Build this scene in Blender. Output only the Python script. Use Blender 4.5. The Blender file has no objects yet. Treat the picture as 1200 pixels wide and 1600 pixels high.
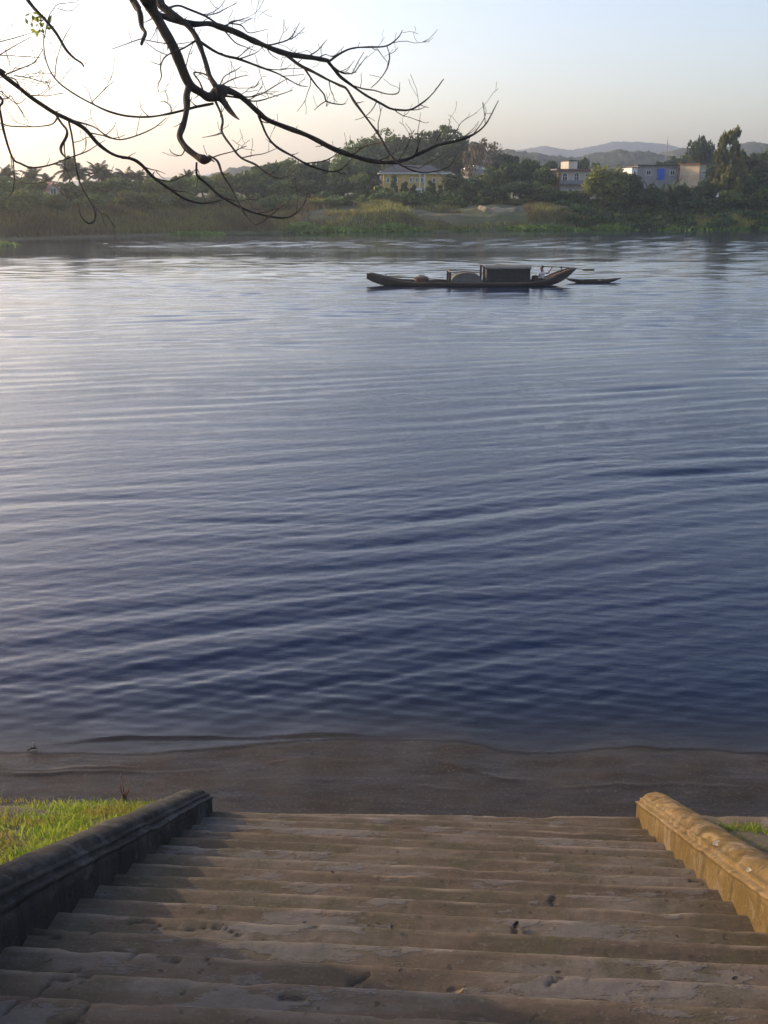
import bpy, math, random
import numpy as np
from mathutils import Vector
R_ = math.radians
rng = np.random.default_rng(7)
random.seed(7)
SC = bpy.context.scene
COL = SC.collection

# ------------------------------------------------------------------ camera numbers (35 mm lens, eye 6 m above the river)
CAMH, PITCH, FPX = 6.0, R_(17.8), 1556.0
def ray(x, y):
    dy = y - 800.0
    return np.array([x - 600.0, FPX*math.cos(PITCH) - dy*math.sin(PITCH), -FPX*math.sin(PITCH) - dy*math.cos(PITCH)])/FPX
def at_depth(x, y, d):
    return np.array([0, 0, CAMH]) + ray(x, y)*d
def at_z(x, y, z=0.0):
    d = ray(x, y); return np.array([0, 0, CAMH]) + d*((z-CAMH)/d[2])
def at_y(x, y, Y):
    d = ray(x, y); return np.array([0, 0, CAMH]) + d*(Y/d[1])

# ------------------------------------------------------------------ vector noise
def _h(ix, iy, iz, s):
    n = (ix*374761393 + iy*668265263 + iz*2147483647 + s*1274126177) & 0xffffffff
    n = ((n ^ (n >> 13))*1274126177) & 0xffffffff
    n = ((n ^ (n >> 16))*2246822519) & 0xffffffff
    return ((n ^ (n >> 15)) & 0xffffff)/float(0xffffff)
def vn(x, y, z=0.0, s=0):
    x, y, z = np.broadcast_arrays(np.asarray(x, float), np.asarray(y, float), np.asarray(z, float))
    ix, iy, iz = [np.floor(a).astype(np.int64) for a in (x, y, z)]
    fx, fy, fz = x-ix, y-iy, z-iz
    fx, fy, fz = [f*f*f*(f*(f*6-15)+10) for f in (fx, fy, fz)]
    r = 0
    for a in (0, 1):
        for b in (0, 1):
            for c in (0, 1):
                r = r + _h(ix+a, iy+b, iz+c, s)*(fx if a else 1-fx)*(fy if b else 1-fy)*(fz if c else 1-fz)
    return r*2-1
def fbm(x, y, z=0.0, s=0, o=4, g=.5):
    r, a = 0, 1.0
    for i in range(o):
        r = r + a*vn(np.asarray(x)*2**i, np.asarray(y)*2**i, np.asarray(z)*2**i, s+i*17); a *= g
    return r
def sstep(a, b, x):
    t = np.clip((np.asarray(x, float)-a)/(b-a), 0, 1); return t*t*(3-2*t)

# ------------------------------------------------------------------ mesh helpers
def tag(o, label=None, cat=None, group=None, kind=None):
    if label: o['label'] = label
    if cat: o['category'] = cat
    if group: o['group'] = group
    if kind: o['kind'] = kind
    return o
def mk(name, V, F, mat, parent=None, org=None, smooth=False, attrs=None, loc=None, mats=None):
    """V (n,3); F list of index tuples, or an int array (m,3|4)"""
    me = bpy.data.meshes.new(name)
    V = np.asarray(V, float).reshape(-1, 3)
    if org is not None: V = V - np.asarray(org, float)
    if isinstance(F, np.ndarray):
        k = F.shape[1]; m = F.shape[0]
        me.vertices.add(len(V)); me.vertices.foreach_set('co', V.astype(np.float32).ravel())
        me.loops.add(m*k); me.loops.foreach_set('vertex_index', F.astype(np.int32).ravel())
        me.polygons.add(m)
        me.polygons.foreach_set('loop_start', np.arange(0, m*k, k, dtype=np.int32))
        me.update(calc_edges=True)
    else:
        me.from_pydata([tuple(v) for v in V], [], F)
    me.validate()
    if smooth: me.polygons.foreach_set('use_smooth', np.ones(len(me.polygons), bool))
    for k_, a in (attrs or {}).items():
        a = np.asarray(a, np.float32)
        at = me.attributes.new(k_, 'FLOAT', 'POINT'); at.data.foreach_set('value', a)
    me.materials.append(mat)
    for m_ in (mats or []): me.materials.append(m_)
    me.update()
    o = bpy.data.objects.new(name, me); COL.objects.link(o)
    if parent: o.parent = parent
    if loc is not None: o.location = loc
    return o
def empty(name, loc=(0, 0, 0), rz=0.0):
    o = bpy.data.objects.new(name, None); COL.objects.link(o)
    o.location = loc; o.rotation_euler = (0, 0, rz); o.empty_display_size = .3
    return o
def dup(o, parent=None):
    c = o.copy(); COL.objects.link(c)
    if parent: c.parent = parent
    for ch in [q for q in list(bpy.data.objects) if q.parent == o]: dup(ch, c)
    return c
def grid_faces(nr, nc, wrap=False):
    r = np.arange(nr-1)[:, None]; c = np.arange(nc if wrap else nc-1)[None, :]
    c2 = (c+1) % nc
    return np.stack([r*nc+c, r*nc+c2, (r+1)*nc+c2, (r+1)*nc+c], -1).reshape(-1, 4)

class MB:
    def __init__(s): s.V = []; s.F = []
    def add(s, V, F):
        n = len(s.V); s.V += [tuple(map(float, v)) for v in V]; s.F += [tuple(int(i)+n for i in f) for f in F]
    def box(s, c, d, rz=0.0, bev=0.0):
        x, y, z = [q/2 for q in d]; co, si = math.cos(rz), math.sin(rz)
        if bev <= 0:
            P = [(a*x, b*y, e*z) for a in (-1, 1) for b in (-1, 1) for e in (-1, 1)]
            F = [(0, 1, 3, 2), (4, 6, 7, 5), (0, 4, 5, 1), (2, 3, 7, 6), (0, 2, 6, 4), (1, 5, 7, 3)]
        else:
            P = []
            for (zz, k) in ((-z, bev), (-z+bev, 0), (z-bev, 0), (z, bev)):
                X, Y = x-k, y-k; b = bev
                P += [(-X+b, -Y, zz), (X-b, -Y, zz), (X, -Y+b, zz), (X, Y-b, zz), (X-b, Y, zz), (-X+b, Y, zz), (-X, Y-b, zz), (-X, -Y+b, zz)]
            F = [tuple(range(7, -1, -1)), tuple(range(24, 32))]
            for r in range(3):
                for i in range(8): F.append((r*8+i, r*8+(i+1) % 8, r*8+8+(i+1) % 8, r*8+8+i))
        s.add([(c[0]+p[0]*co-p[1]*si, c[1]+p[0]*si+p[1]*co, c[2]+p[2]) for p in P], F)
    def tube(s, pts, rad, n=6, flat=1.0):
        pts = [np.asarray(p, float) for p in pts]; m = len(pts)
        if not hasattr(rad, '__len__'): rad = [rad]*m
        T = [pts[min(i+1, m-1)]-pts[max(i-1, 0)] for i in range(m)]
        T = [t/(np.linalg.norm(t)+1e-9) for t in T]
        u = np.cross(T[0], (0, 0, 1.0))
        if np.linalg.norm(u) < .1: u = np.cross(T[0], (1.0, 0, 0))
        V = []
        for i in range(m):
            u = u - T[i]*np.dot(u, T[i]); u /= np.linalg.norm(u)+1e-9
            w = np.cross(T[i], u)
            for k in range(n):
                a = 2*math.pi*k/n
                V.append(pts[i]+rad[i]*(u*math.cos(a)+w*math.sin(a)*flat))
        F = [(i*n+k, i*n+(k+1) % n, (i+1)*n+(k+1) % n, (i+1)*n+k) for i in range(m-1) for k in range(n)]
        F += [tuple(range(n-1, -1, -1)), tuple((m-1)*n+k for k in range(n))]
        s.add(V, F)
    def prism(s, poly, axis, a, b):
        """extrude a polygon of (p,q) along axis from a to b"""
        def P(p, q, t): return {'x': (t, p, q), 'y': (p, t, q), 'z': (p, q, t)}[axis]
        n = len(poly)
        V = [P(p, q, a) for p, q in poly]+[P(p, q, b) for p, q in poly]
        F = [tuple(range(n-1, -1, -1)), tuple(range(n, 2*n))]+[(i, (i+1) % n, n+(i+1) % n, n+i) for i in range(n)]
        s.add(V, F)
    def build(s, name, mat, parent=None, org=None, smooth=False, loc=None):
        return mk(name, s.V, s.F, mat, parent, org, smooth, loc=loc)

# ------------------------------------------------------------------ materials
def newmat(name):
    m = bpy.data.materials.new(name); m.use_nodes = True
    nt = m.node_tree; b = nt.nodes.get('Principled BSDF')
    return m, nt, b
def N(nt, typ, **kw):
    n = nt.nodes.new(typ)
    for k, v in kw.items(): setattr(n, k, v)
    return n
def L(nt, a, b): nt.links.new(a, b)
def ramp(nt, fac, stops):
    r = N(nt, 'ShaderNodeValToRGB'); e = r.color_ramp.elements
    while len(e) < len(stops): e.new(.5)
    for i, (p, c) in enumerate(stops): e[i].position = p; e[i].color = (*c, 1)
    L(nt, fac, r.inputs[0]); return r.outputs[0]
def noise(nt, scale, detail=4, rough=.55, coord='Object', stretch=None, dist=0.0):
    tc = N(nt, 'ShaderNodeTexCoord'); n = N(nt, 'ShaderNodeTexNoise')
    n.inputs['Scale'].default_value = scale; n.inputs['Detail'].default_value = detail
    n.inputs['Roughness'].default_value = rough; n.inputs['Distortion'].default_value = dist
    if stretch:
        mp = N(nt, 'ShaderNodeMapping'); mp.inputs['Scale'].default_value = stretch
        L(nt, tc.outputs[coord], mp.inputs[0]); L(nt, mp.outputs[0], n.inputs['Vector'])
    else: L(nt, tc.outputs[coord], n.inputs['Vector'])
    return n.outputs['Fac']
def mix(nt, fac, a, b, typ='MIX'):
    m = N(nt, 'ShaderNodeMix', data_type='RGBA', blend_type=typ)
    for s_, v in ((m.inputs[0], fac), (m.inputs[6], a), (m.inputs[7], b)):
        if hasattr(v, 'is_linked'): L(nt, v, s_)
        elif isinstance(v, (int, float)): s_.default_value = v
        else: s_.default_value = (*v, 1)
    return m.outputs[2]
def attr(nt, name):
    a = N(nt, 'ShaderNodeAttribute'); a.attribute_name = name; return a.outputs['Fac']
def math_(nt, op, a, b=None, clamp=False):
    m = N(nt, 'ShaderNodeMath', operation=op, use_clamp=clamp)
    for i, v in enumerate((a, b)):
        if v is None: continue
        if hasattr(v, 'is_linked'): L(nt, v, m.inputs[i])
        else: m.inputs[i].default_value = v
    return m.outputs[0]
def bump(nt, h, strength=.5, dist=.02, normal=None):
    b = N(nt, 'ShaderNodeBump'); b.inputs['Strength'].default_value = strength; b.inputs['Distance'].default_value = dist
    L(nt, h, b.inputs['Height'])
    if normal is not None: L(nt, normal, b.inputs['Normal'])
    return b.outputs[0]
def simple(name, c1, c2, scale=3, rough=.8, bs=.3, bd=.02, stretch=None, lo=.35, hi=.65):
    m, nt, b = newmat(name)
    n = noise(nt, scale, stretch=stretch)
    L(nt, ramp(nt, n, [(lo, c1), (hi, c2)]), b.inputs['Base Color'])
    b.inputs['Roughness'].default_value = rough
    if bs: L(nt, bump(nt, noise(nt, scale*6, stretch=stretch), bs, bd), b.inputs['Normal'])
    return m
def leafmat(name, c1, c2, trans=.35, rough=.55, patch=None):
    """leaf colours vary from leaf to leaf (attribute tone) and a little from tree to tree"""
    m, nt, b = newmat(name)
    col = ramp(nt, attr(nt, 'tone'), [(0.0, c1), (1.0, c2)])
    oi = N(nt, 'ShaderNodeObjectInfo')
    hsv = N(nt, 'ShaderNodeHueSaturation')
    L(nt, math_(nt, 'ADD', math_(nt, 'MULTIPLY', oi.outputs['Random'], .5), .75), hsv.inputs['Value'])
    L(nt, math_(nt, 'ADD', math_(nt, 'MULTIPLY', oi.outputs['Random'], .03), .485), hsv.inputs['Hue'])
    L(nt, col, hsv.inputs['Color']); col = hsv.outputs[0]
    if patch:
        col = mix(nt, ramp(nt, noise(nt, patch[0]), [(.45, (0, 0, 0)), (.6, (1, 1, 1))]), col, patch[1])
    L(nt, col, b.inputs['Base Color']); b.inputs['Roughness'].default_value = rough
    b.inputs['Specular IOR Level'].default_value = .25
    t = N(nt, 'ShaderNodeBsdfTranslucent'); L(nt, col, t.inputs[0])
    ms = N(nt, 'ShaderNodeMixShader'); ms.inputs[0].default_value = trans
    L(nt, b.outputs[0], ms.inputs[1]); L(nt, t.outputs[0], ms.inputs[2])
    L(nt, ms.outputs[0], nt.nodes['Material Output'].inputs['Surface'])
    return m

M = {}
M['bark'] = simple('bark', (.020, .016, .013), (.062, .047, .034), 9, .9, .7, .02, (1, 1, .35))
M['farbark'] = simple('far_bark', (.06, .045, .035), (.14, .11, .08), 3, .9, 0)
M['palebark'] = simple('pale_bark', (.22, .19, .15), (.34, .30, .25), 3, .9, 0)
M['leaf_dark'] = leafmat('leaf_dark', (.022, .048, .014), (.065, .105, .026), .35)
M['leaf_mid'] = leafmat('leaf_mid', (.050, .092, .020), (.14, .18, .045), .4)
M['leaf_olive'] = leafmat('leaf_olive', (.09, .115, .026), (.22, .225, .06), .45)
M['leaf_green'] = leafmat('leaf_green', (.025, .075, .018), (.080, .155, .035), .4)
M['leaf_dry'] = leafmat('leaf_dry', (.075, .060, .032), (.16, .125, .070), .3)
M['leaf_palm'] = leafmat('leaf_palm', (.030, .040, .014), (.085, .085, .035), .3)
M['leaf_banana'] = leafmat('leaf_banana', (.030, .065, .018), (.095, .130, .040), .4)
M['reed'] = leafmat('reed', (.16, .175, .042), (.36, .32, .105), .5, .7, (.11, (.12, .085, .045)))
M['weed'] = leafmat('weed', (.09, .15, .025), (.20, .27, .055), .4)
M['sprig'] = leafmat('sprig', (.16, .24, .04), (.32, .40, .08), .65)
M['grass'] = leafmat('grass', (.08, .16, .02), (.32, .36, .055), .6, .6, (1.6, (.22, .20, .05)))
M['twig_red'] = simple('twig_red', (.20, .06, .04), (.32, .12, .07), 20, .8, 0)

# ------------------------------------------------------------------ world, sun, haze
SUN_AZ, SUN_EL = R_(-62), R_(16)          # azimuth from +Y, negative = left
w = bpy.data.worlds.new('World'); SC.world = w; w.use_nodes = True
nt = w.node_tree
sky = N(nt, 'ShaderNodeTexSky', sky_type='NISHITA'); sky.sun_disc = False
sky.sun_elevation = SUN_EL; sky.sun_rotation = SUN_AZ
sky.air_density = 1.0; sky.dust_density = 2.4; sky.ozone_density = 1.1; sky.altitude = 0
L(nt, mix(nt, 1.0, sky.outputs[0], (1.06, .972, 1.04), 'MULTIPLY'), nt.nodes['Background'].inputs[0]); nt.nodes['Background'].inputs[1].default_value = .15
sd = bpy.data.lights.new('sun', 'SUN'); sd.energy = 2.3; sd.angle = R_(.55); sd.color = (1.0, .74, .43)
so = bpy.data.objects.new('sun', sd); COL.objects.link(so)
sdir = Vector((math.sin(SUN_AZ)*math.cos(SUN_EL), math.cos(SUN_AZ)*math.cos(SUN_EL), math.sin(SUN_EL)))
so.rotation_euler = sdir.to_track_quat('Z', 'Y').to_euler(); so.location = (-30, 10, 30)
HAZE = .0005
m, nt, b = newmat('haze_air'); nt.nodes.remove(b)
pv = N(nt, 'ShaderNodeVolumePrincipled'); pv.inputs['Color'].default_value = (.80, .89, 1.0, 1)
pv.inputs['Density'].default_value = HAZE; pv.inputs['Anisotropy'].default_value = .68
L(nt, pv.outputs[0], nt.nodes['Material Output'].inputs['Volume'])
mb = MB(); mb.box((0, 1070, 46), (5400, 2360, 104)); hz = mb.build('haze', m); tag(hz, kind='stuff')

# ------------------------------------------------------------------ stairs frame
YAW, SLOPE, D0, Z0 = R_(4.0), math.tan(R_(26)), 8.33, .25
TREAD = .31; RISE = TREAD*SLOPE
F2 = np.array([math.sin(YAW), math.cos(YAW)]); R2 = np.array([math.cos(YAW), -math.sin(YAW)])
RL, RR = -2.20, 1.88
def st(s, r, z):
    s, r, z = np.broadcast_arrays(np.asarray(s, float), np.asarray(r, float), np.asarray(z, float))
    return np.stack([s*F2[0]+r*R2[0], s*F2[1]+r*R2[1], z], -1)
def znos(s): return Z0+(D0-np.asarray(s, float))*SLOPE
def px_st(x, y, lift=0.0):
    """pixel -> (s, r) on the plane of the stair nosings"""
    d = ray(x, y); t = SLOPE
    k = (Z0+D0*t+lift-CAMH)/(d[2]+(d[:2]@F2)*t)
    P = np.array([0, 0, CAMH])+k*d
    return float(P[:2]@F2), float(P[:2]@R2)

# ---- concrete
def concrete(name, base, dark, moss, mossamt, grey, st1=(.5, 2.2, 2.2), st2=(.6, 1.6, 1.6), pits=.5, flk=.36, streak=0):
    m, nt, b = newmat(name)
    n1 = noise(nt, 1.3, 7, .66, stretch=st1); n2 = noise(nt, 7, 6, .7, stretch=st2); n3 = noise(nt, 40, 4, .75)
    c = ramp(nt, n1, [(.32, dark), (.5, base), (.68, grey)])
    c = mix(nt, math_(nt, 'MULTIPLY', n2, .55), c, dark)
    c = mix(nt, ramp(nt, noise(nt, 2.3, 6, .7, stretch=(1, 1, .6)), [(.5-mossamt*.2, (0, 0, 0)), (.72-mossamt*.2, (1, 1, 1))]), c, moss)
    c = mix(nt, ramp(nt, n3, [(.56, (0, 0, 0)), (.75, (.6, .6, .6))]), c, grey)
    c = mix(nt, ramp(nt, noise(nt, 16, 2, .5), [(.66, (0, 0, 0)), (.72, (pits,)*3)]), c, tuple(q*.35 for q in dark))
    c = mix(nt, ramp(nt, noise(nt, 11, 3, .6, stretch=(.6, 1.5, 1)), [(.64, (0, 0, 0)), (.74, (.55,)*3)]), c, grey)
    flake = ramp(nt, noise(nt, 1.7, 7, .68, stretch=(.55, 1.6, 1.6)), [(.545, (0, 0, 0)), (.560, (1, 1, 1))])
    c = mix(nt, math_(nt, 'MULTIPLY', flake, flk), c, tuple(.5*q+.5*r for q, r in zip(grey, (.16, .165, .18))))
    c = mix(nt, attr(nt, 'wear'), c, tuple(min(1, q*1.55+.05) for q in base))
    c = mix(nt, attr(nt, 'crack'), c, (.030, .024, .018))
    if streak: c = mix(nt, ramp(nt, noise(nt, 5, 5, .65, stretch=(1.6, 1.6, .16)), [(.47, (0, 0, 0)), (.66, (streak,)*3)]), c, tuple(q*.6 for q in dark))
    L(nt, c, b.inputs['Base Color']); b.inputs['Roughness'].default_value = .9
    b.inputs['Specular IOR Level'].default_value = .2
    nb = bump(nt, n3, .55, .006); nb = bump(nt, n2, .35, .015, nb); nb = bump(nt, flake, .6, .008, nb)
    L(nt, nb, b.inputs['Normal'])
    return m
M['conc'] = concrete('worn_concrete', (.132, .099, .068), (.058, .045, .033), (.072, .062, .036), .25, (.190, .167, .138))
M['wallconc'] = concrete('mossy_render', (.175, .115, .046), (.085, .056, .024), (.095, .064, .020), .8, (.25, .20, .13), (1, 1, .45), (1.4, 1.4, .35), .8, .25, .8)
M['walldark'] = concrete('shaded_render', (.042, .038, .034), (.018, .016, .016), (.024, .024, .018), .4, (.10, .09, .08), (1, 1, .45), (1.4, 1.4, .4), .6, .3, .6)  # left wall's shade put into its render colours, under random stains and streaks

def cracklines():
    P = [[(210, 1433), (240, 1431), (262, 1437), (300, 1440), (345, 1442), (378, 1447)],
         [(175, 1468), (205, 1475), (229, 1475), (226, 1484), (205, 1491)], [(226, 1484), (248, 1492), (275, 1497)],
         [(0, 1510), (60, 1514), (76, 1506), (112, 1500)], [(62, 1533), (85, 1522), (132, 1523)],
         [(90, 1581), (120, 1578), (146, 1560), (152, 1555)], [(0, 1570), (30, 1558), (55, 1556)],
         [(770, 1383), (800, 1386), (832, 1386)], [(690, 1542), (712, 1541), (730, 1546)], [(470, 1441), (505, 1444)],
         [(862, 1527), (880, 1523)], [(890, 1522), (905, 1520), (925, 1525)], [(330, 1497), (325, 1484), (260, 1478)],
         [(800, 1440), (808, 1448), (800, 1455)], [(700, 1585), (760, 1588)], [(430, 1546), (480, 1549)], [(20, 1455), (60, 1452), (118, 1458)],
         [(140, 1455), (175, 1450)], [(865, 1395), (868, 1412)], [(550, 1520), (575, 1515)], [(1060, 1372), (1100, 1375)]]
    return [np.array([px_st(*p) for p in l]) for l in P]
CR = cracklines()
HOLES = [(px_st(*p), q) for p, q in [((75, 1447), .06), ((112, 1437), .035), ((70, 1420), .05), ((60, 1398), .05), ((205, 1320), .04), ((98, 1412), .03),
         ((1045, 1300), .05), ((985, 1308), .05), ((170, 1350), .04), ((805, 1445), .03), ((700, 1546), .05), ((560, 1300), .03), ((1150, 1520), .04)]]
def seg_dist(s, r, A, B):
    d = B-A; t = np.clip(((s-A[0])*d[0]+(r-A[1])*d[1])/(d@d+1e-9), 0, 1)
    return np.hypot(s-A[0]-t*d[0], r-A[1]-t*d[1])
def stairs():
    rows = []      # (s, z, kind: nosing weight, roughness weight)
    nst = 31
    for i in range(nst):
        z = Z0+i*RISE; sf = D0-i*TREAD; fine = i < 20
        lo = z-RISE if i else -.6
        for q in ([.0, .35, .7] if fine else [0.0]): rows.append((sf, lo+(z-.02-lo)*q, .0))
        rows.append((sf, z-.014, .5)); rows.append((sf-.004, z-.004, 1.0)); rows.append((sf-.013, z, .8))
        for q in (np.linspace(.15, .98, 12) if fine else [.5, .98]):
            rows.append((sf-TREAD*q, z+.004*q, math.exp(-q*45)*.8))
    zt = Z0+(nst-1)*RISE
    for s_ in np.linspace(D0-nst*TREAD, D0-nst*TREAD-6, 12): rows.append((s_, zt, 0))
    rows = np.array(rows)
    cols = np.arange(RL-.06, RR+.0601, .0175)
    S, Rr = np.meshgrid(rows[:, 0], cols, indexing='ij'); Z = np.repeat(rows[:, 1][:, None], len(cols), 1)
    NW = np.repeat(rows[:, 2][:, None], len(cols), 1)
    # uneven, worn casting: whole flight undulates, the nosings are chipped
    Z = Z + .0022*fbm(S*.6, Rr*.6, 0, 3, 2) + .0015*fbm(S*5, Rr*5, 0, 9, 3) + .0016*vn(S*32, Rr*32, 0, 5)
    stepi = np.round((D0-S)/TREAD)
    chip = np.clip(fbm(Rr*2.2, stepi*7.3, 0, 21, 4)-.55, 0, 1)
    edge = NW > .3
    Z = Z - NW*(.016*chip + .0015*np.abs(fbm(Rr*9, stepi*3.1, 0, 4, 3)))
    S = S - edge*(.020*chip + .0025*fbm(Rr*5, stepi*5.7, 0, 8, 4)) - .003*fbm(Rr*.6, stepi*2.7, 0, 2, 2)
    # the last landing was cast square to the river, not to the flight
    S = S + np.where((stepi < .5), np.tan(YAW)*.75*(Rr-.1), 0)
    cr = np.zeros_like(S)
    for l in CR:
        wj = .004+.005*vn(S*9, Rr*9, 0, 31)
        for a, b_ in zip(l[:-1], l[1:]):
            jit = .022*fbm(S*9, Rr*9, 0, 12, 4)
            d = seg_dist(S+jit, Rr+jit, a, b_); cr = np.maximum(cr, np.exp(-(d/(wj+.005))**2))
    for (c, q) in HOLES:
        d = np.hypot(S-c[0], (Rr-c[1])*.7)+.03*fbm(S*9, Rr*9, 0, 14, 3); cr = np.maximum(cr, .35*sstep(q*.4, q*.1, d))
    Z = Z-.014*cr
    wear = np.clip(NW*(.08+.5*fbm(Rr*3, stepi*4.1, 0, 44, 4)), 0, .75)*(1-cr)
    V = st(S, Rr, Z).reshape(-1, 3)
    o = mk('staircase', V, grid_faces(*S.shape)[:, ::-1], M['conc'], smooth=True, attrs={'crack': (cr*.8).ravel(), 'wear': wear.ravel()})
    tag(o, 'broad flight of cracked worn concrete steps going down into the river', 'staircase')
stairs()

# ---- moulded side walls that follow the flight
WPROF = [(0, -.70), (0, -.3), (0, .0), (0, .20), (0, .30), (-.012, .315), (-.022, .33), (-.022, .35), (-.012, .362), (.020, .368), (.034, .376), (.036, .40), (.030, .414),
         (.034, .428), (.06, .436), (.070, .445), (.074, .462), (.085, .49), (.11, .515), (.15, .535), (.20, .545), (.25, .540), (.30, .52), (.335, .485), (.35, .44), (.355, .38), (.355, .2), (.355, -.7)]
def sidewall(name, r0, sgn, s_end, hs, ws, mat, label, dark):
    ss = np.concatenate([np.linspace(-2.0, 3, 30), np.arange(3.04, s_end-.12, .035), s_end-.12+.12*np.sin(np.linspace(0, math.pi/2, 9))])
    P = np.array(WPROF); u = P[:, 0]; v = P[:, 1].copy()
    hm = hs[1]
    u = u*ws
    v = np.where(v > 0, v*hm, v)
    # densify along the profile
    t = np.concatenate([[0], np.cumsum(np.hypot(np.diff(u), np.diff(v)))]); tt = np.unique(np.concatenate([t, np.linspace(0, t[-1], 60)]))
    u = np.interp(tt, t, u); v = np.interp(tt, t, v)
    S, U = np.meshgrid(ss, u, indexing='ij'); Vv = np.repeat(v[None, :], len(ss), 0)
    Vv = np.where(Vv > 0, Vv*np.interp(S, [3.5, 8.5], [hs[0]/hm, 1.0]), Vv)
    # the river end is rounded off: it narrows and drops over the last few centimetres
    e = np.clip((S-(s_end-.12))/.12, 0, 1); k = np.sqrt(np.maximum(0, 1-e**2))
    U = .17*ws+(U-.17*ws)*(.82+.18*k); Vv = np.where(Vv > 0, Vv*(.84+.16*k), Vv)
    n = fbm(S*2.5, U*6, Vv*6, 51, 4)*.003+vn(S*26, U*30, Vv*30, 6)*.0022
    chip = np.clip(fbm(S*1.7, U*3, Vv*5, 77, 4)-.5, 0, 1)*.035
    Vv = Vv+n-chip*(Vv > .28*hm)
    U = U+n*.8+chip*.5*(U < .1)
    Sx = np.where(S < s_end-.13, S, S+n*.5)
    Z = znos(S)+Vv
    r = r0+sgn*U
    V = st(Sx, r, Z)
    wear = np.clip(.35*np.exp(-((Vv-.35*hm)/.02)**2)+.45*np.exp(-((Vv-.42*hm)/.02)**2)+.9*sstep(.2, .7, fbm(S*11, U*20, Vv*20, 90, 4))*(Vv > .3*hm), 0, .8)*(.4 if dark else .55)
    nr, nc = S.shape
    F = grid_faces(nr, nc)
    if sgn > 0: F = F[:, ::-1]
    F = [tuple(f) for f in F]+[tuple((nr-1)*nc+i for i in (range(nc) if sgn < 0 else range(nc-1, -1, -1)))]
    o = mk(name, V.reshape(-1, 3), F, mat, smooth=True, attrs={'wear': wear.ravel(), 'crack': np.zeros(wear.size)})
    tag(o, label, 'wall')
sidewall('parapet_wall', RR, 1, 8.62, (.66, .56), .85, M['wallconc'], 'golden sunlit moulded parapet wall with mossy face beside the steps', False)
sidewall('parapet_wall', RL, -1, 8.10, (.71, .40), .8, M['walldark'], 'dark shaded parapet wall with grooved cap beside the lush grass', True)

# ------------------------------------------------------------------ near bank
def zbank(s): return np.minimum(znos(s)+.0, 5.2)
EDGE_L, EDGE_R = 8.20, 8.42
def near_bank():
    m, nt, b = newmat('soil')
    c = ramp(nt, noise(nt, 2.5, 6), [(.35, (.045, .035, .022)), (.55, (.075, .062, .035)), (.7, (.06, .075, .025))])
    L(nt, c, b.inputs['Base Color']); b.inputs['Roughness'].default_value = .95
    L(nt, bump(nt, noise(nt, 30, 4), .6, .02), b.inputs['Normal'])
    V = []; F = []
    for (ra, rb, edge) in ((-70, RL-.30, EDGE_L), (RR+.30, 70, EDGE_R)):
        ss = np.concatenate([np.linspace(-38, -4, 12), np.linspace(-3.5, edge-.15, 90), [edge-.07, edge, edge+.05, edge+.10, edge+.15]])
        q = np.linspace(0, 1, 90)**2.6
        rr = (rb-(rb-ra)*q)[::-1] if rb < 0 else ra+(rb-ra)*q
        S, Rr = np.meshgrid(ss, rr, indexing='ij')
        z = zbank(S)+.035*fbm(S*1.2, Rr*1.2, 0, 61, 4)
        S2 = S+np.where((S > edge-.5) & (Rr < 0), .07*(Rr+2.5), 0)+np.where(S > edge-.3, .07*fbm(Rr*1.3, 0, 0, 71, 3), 0)
        drop = np.array([0]*(len(ss)-5)+[.01, .07, .3, .6, .95])[:, None]
        V0 = st(S2, Rr, z-drop).reshape(-1, 3); n = len(V)
        f = grid_faces(*S.shape)[:, ::-1]+n
        V += list(V0); F += [tuple(x) for x in f]
    tag(mk('near_bank_ground', V, F, m, smooth=True), kind='structure')
near_bank()
def blades(n, fpos, h, wd, lean=.5, seed=0, seg=2, dirbias=None):
    """many small tapering blades: fpos(n)->(n,3) roots"""
    g = np.random.default_rng(seed); P = fpos(n, g); n = len(P)
    H = h[0]+(h[1]-h[0])*g.random(n)**1.5; W = wd*(.6+.8*g.random(n))
    a = g.random(n)*2*np.pi; ln = lean*(.2+g.random(n))
    d = np.stack([np.cos(a), np.sin(a), np.zeros(n)], -1)*ln[:, None]
    if dirbias is not None: d = d+np.array(dirbias)
    b = g.random(n)*np.pi; t = np.stack([np.cos(b), np.sin(b), np.zeros(n)], -1)
    up = np.array([0, 0, 1.0])
    mid = P+(up*.6+d*.35)*H[:, None]; tip = P+(up*.95+d)*H[:, None]
    V = np.stack([P-t*W[:, None]/2, P+t*W[:, None]/2, mid+t*W[:, None]*.38, mid-t*W[:, None]*.38, tip+t*W[:, None]*.06, tip-t*W[:, None]*.06], 1)
    base = np.arange(n)[:, None]*6
    F = np.concatenate([base+np.array([[0, 1, 2, 3]]), base+np.array([[3, 2, 4, 5]])], 0)
    tone = np.repeat(np.clip(g.random(n)*.8+.2*g.random(n), 0, 1), 6)
    return V.reshape(-1, 3), F, tone
def grass_left(n, g):
    s = 2.5+(EDGE_L+.02-2.5)*g.random(n)**.6; r = RL-.36-5.0*g.random(n)**1.3
    keep = fbm(s*1.4, r*1.4, 0, 33, 3)+.75 > g.random(n)*.9
    s, r = s[keep], r[keep]
    k2 = s < EDGE_L+.02+.07*(r+2.5); s, r = s[k2], r[k2]
    return st(s, r, zbank(s)-.01)
V, F, t = blades(60000, grass_left, (.022, .085), .010, .8, 3)
g1 = mk('grass', V, F, M['grass'], attrs={'tone': t}); tag(g1, kind='stuff')
def grass_right(n, g):
    s = 4.5+(EDGE_R-.30-4.5)*g.random(n)**.6; r = RR+.37+4.5*g.random(n)**1.2
    f = fbm(s*1.6, r*1.6, 0, 35, 4)
    keep = f > -.40+.45*g.random(n)
    s, r = s[keep], r[keep]
    return st(s, r, zbank(s)-.01)
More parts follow.
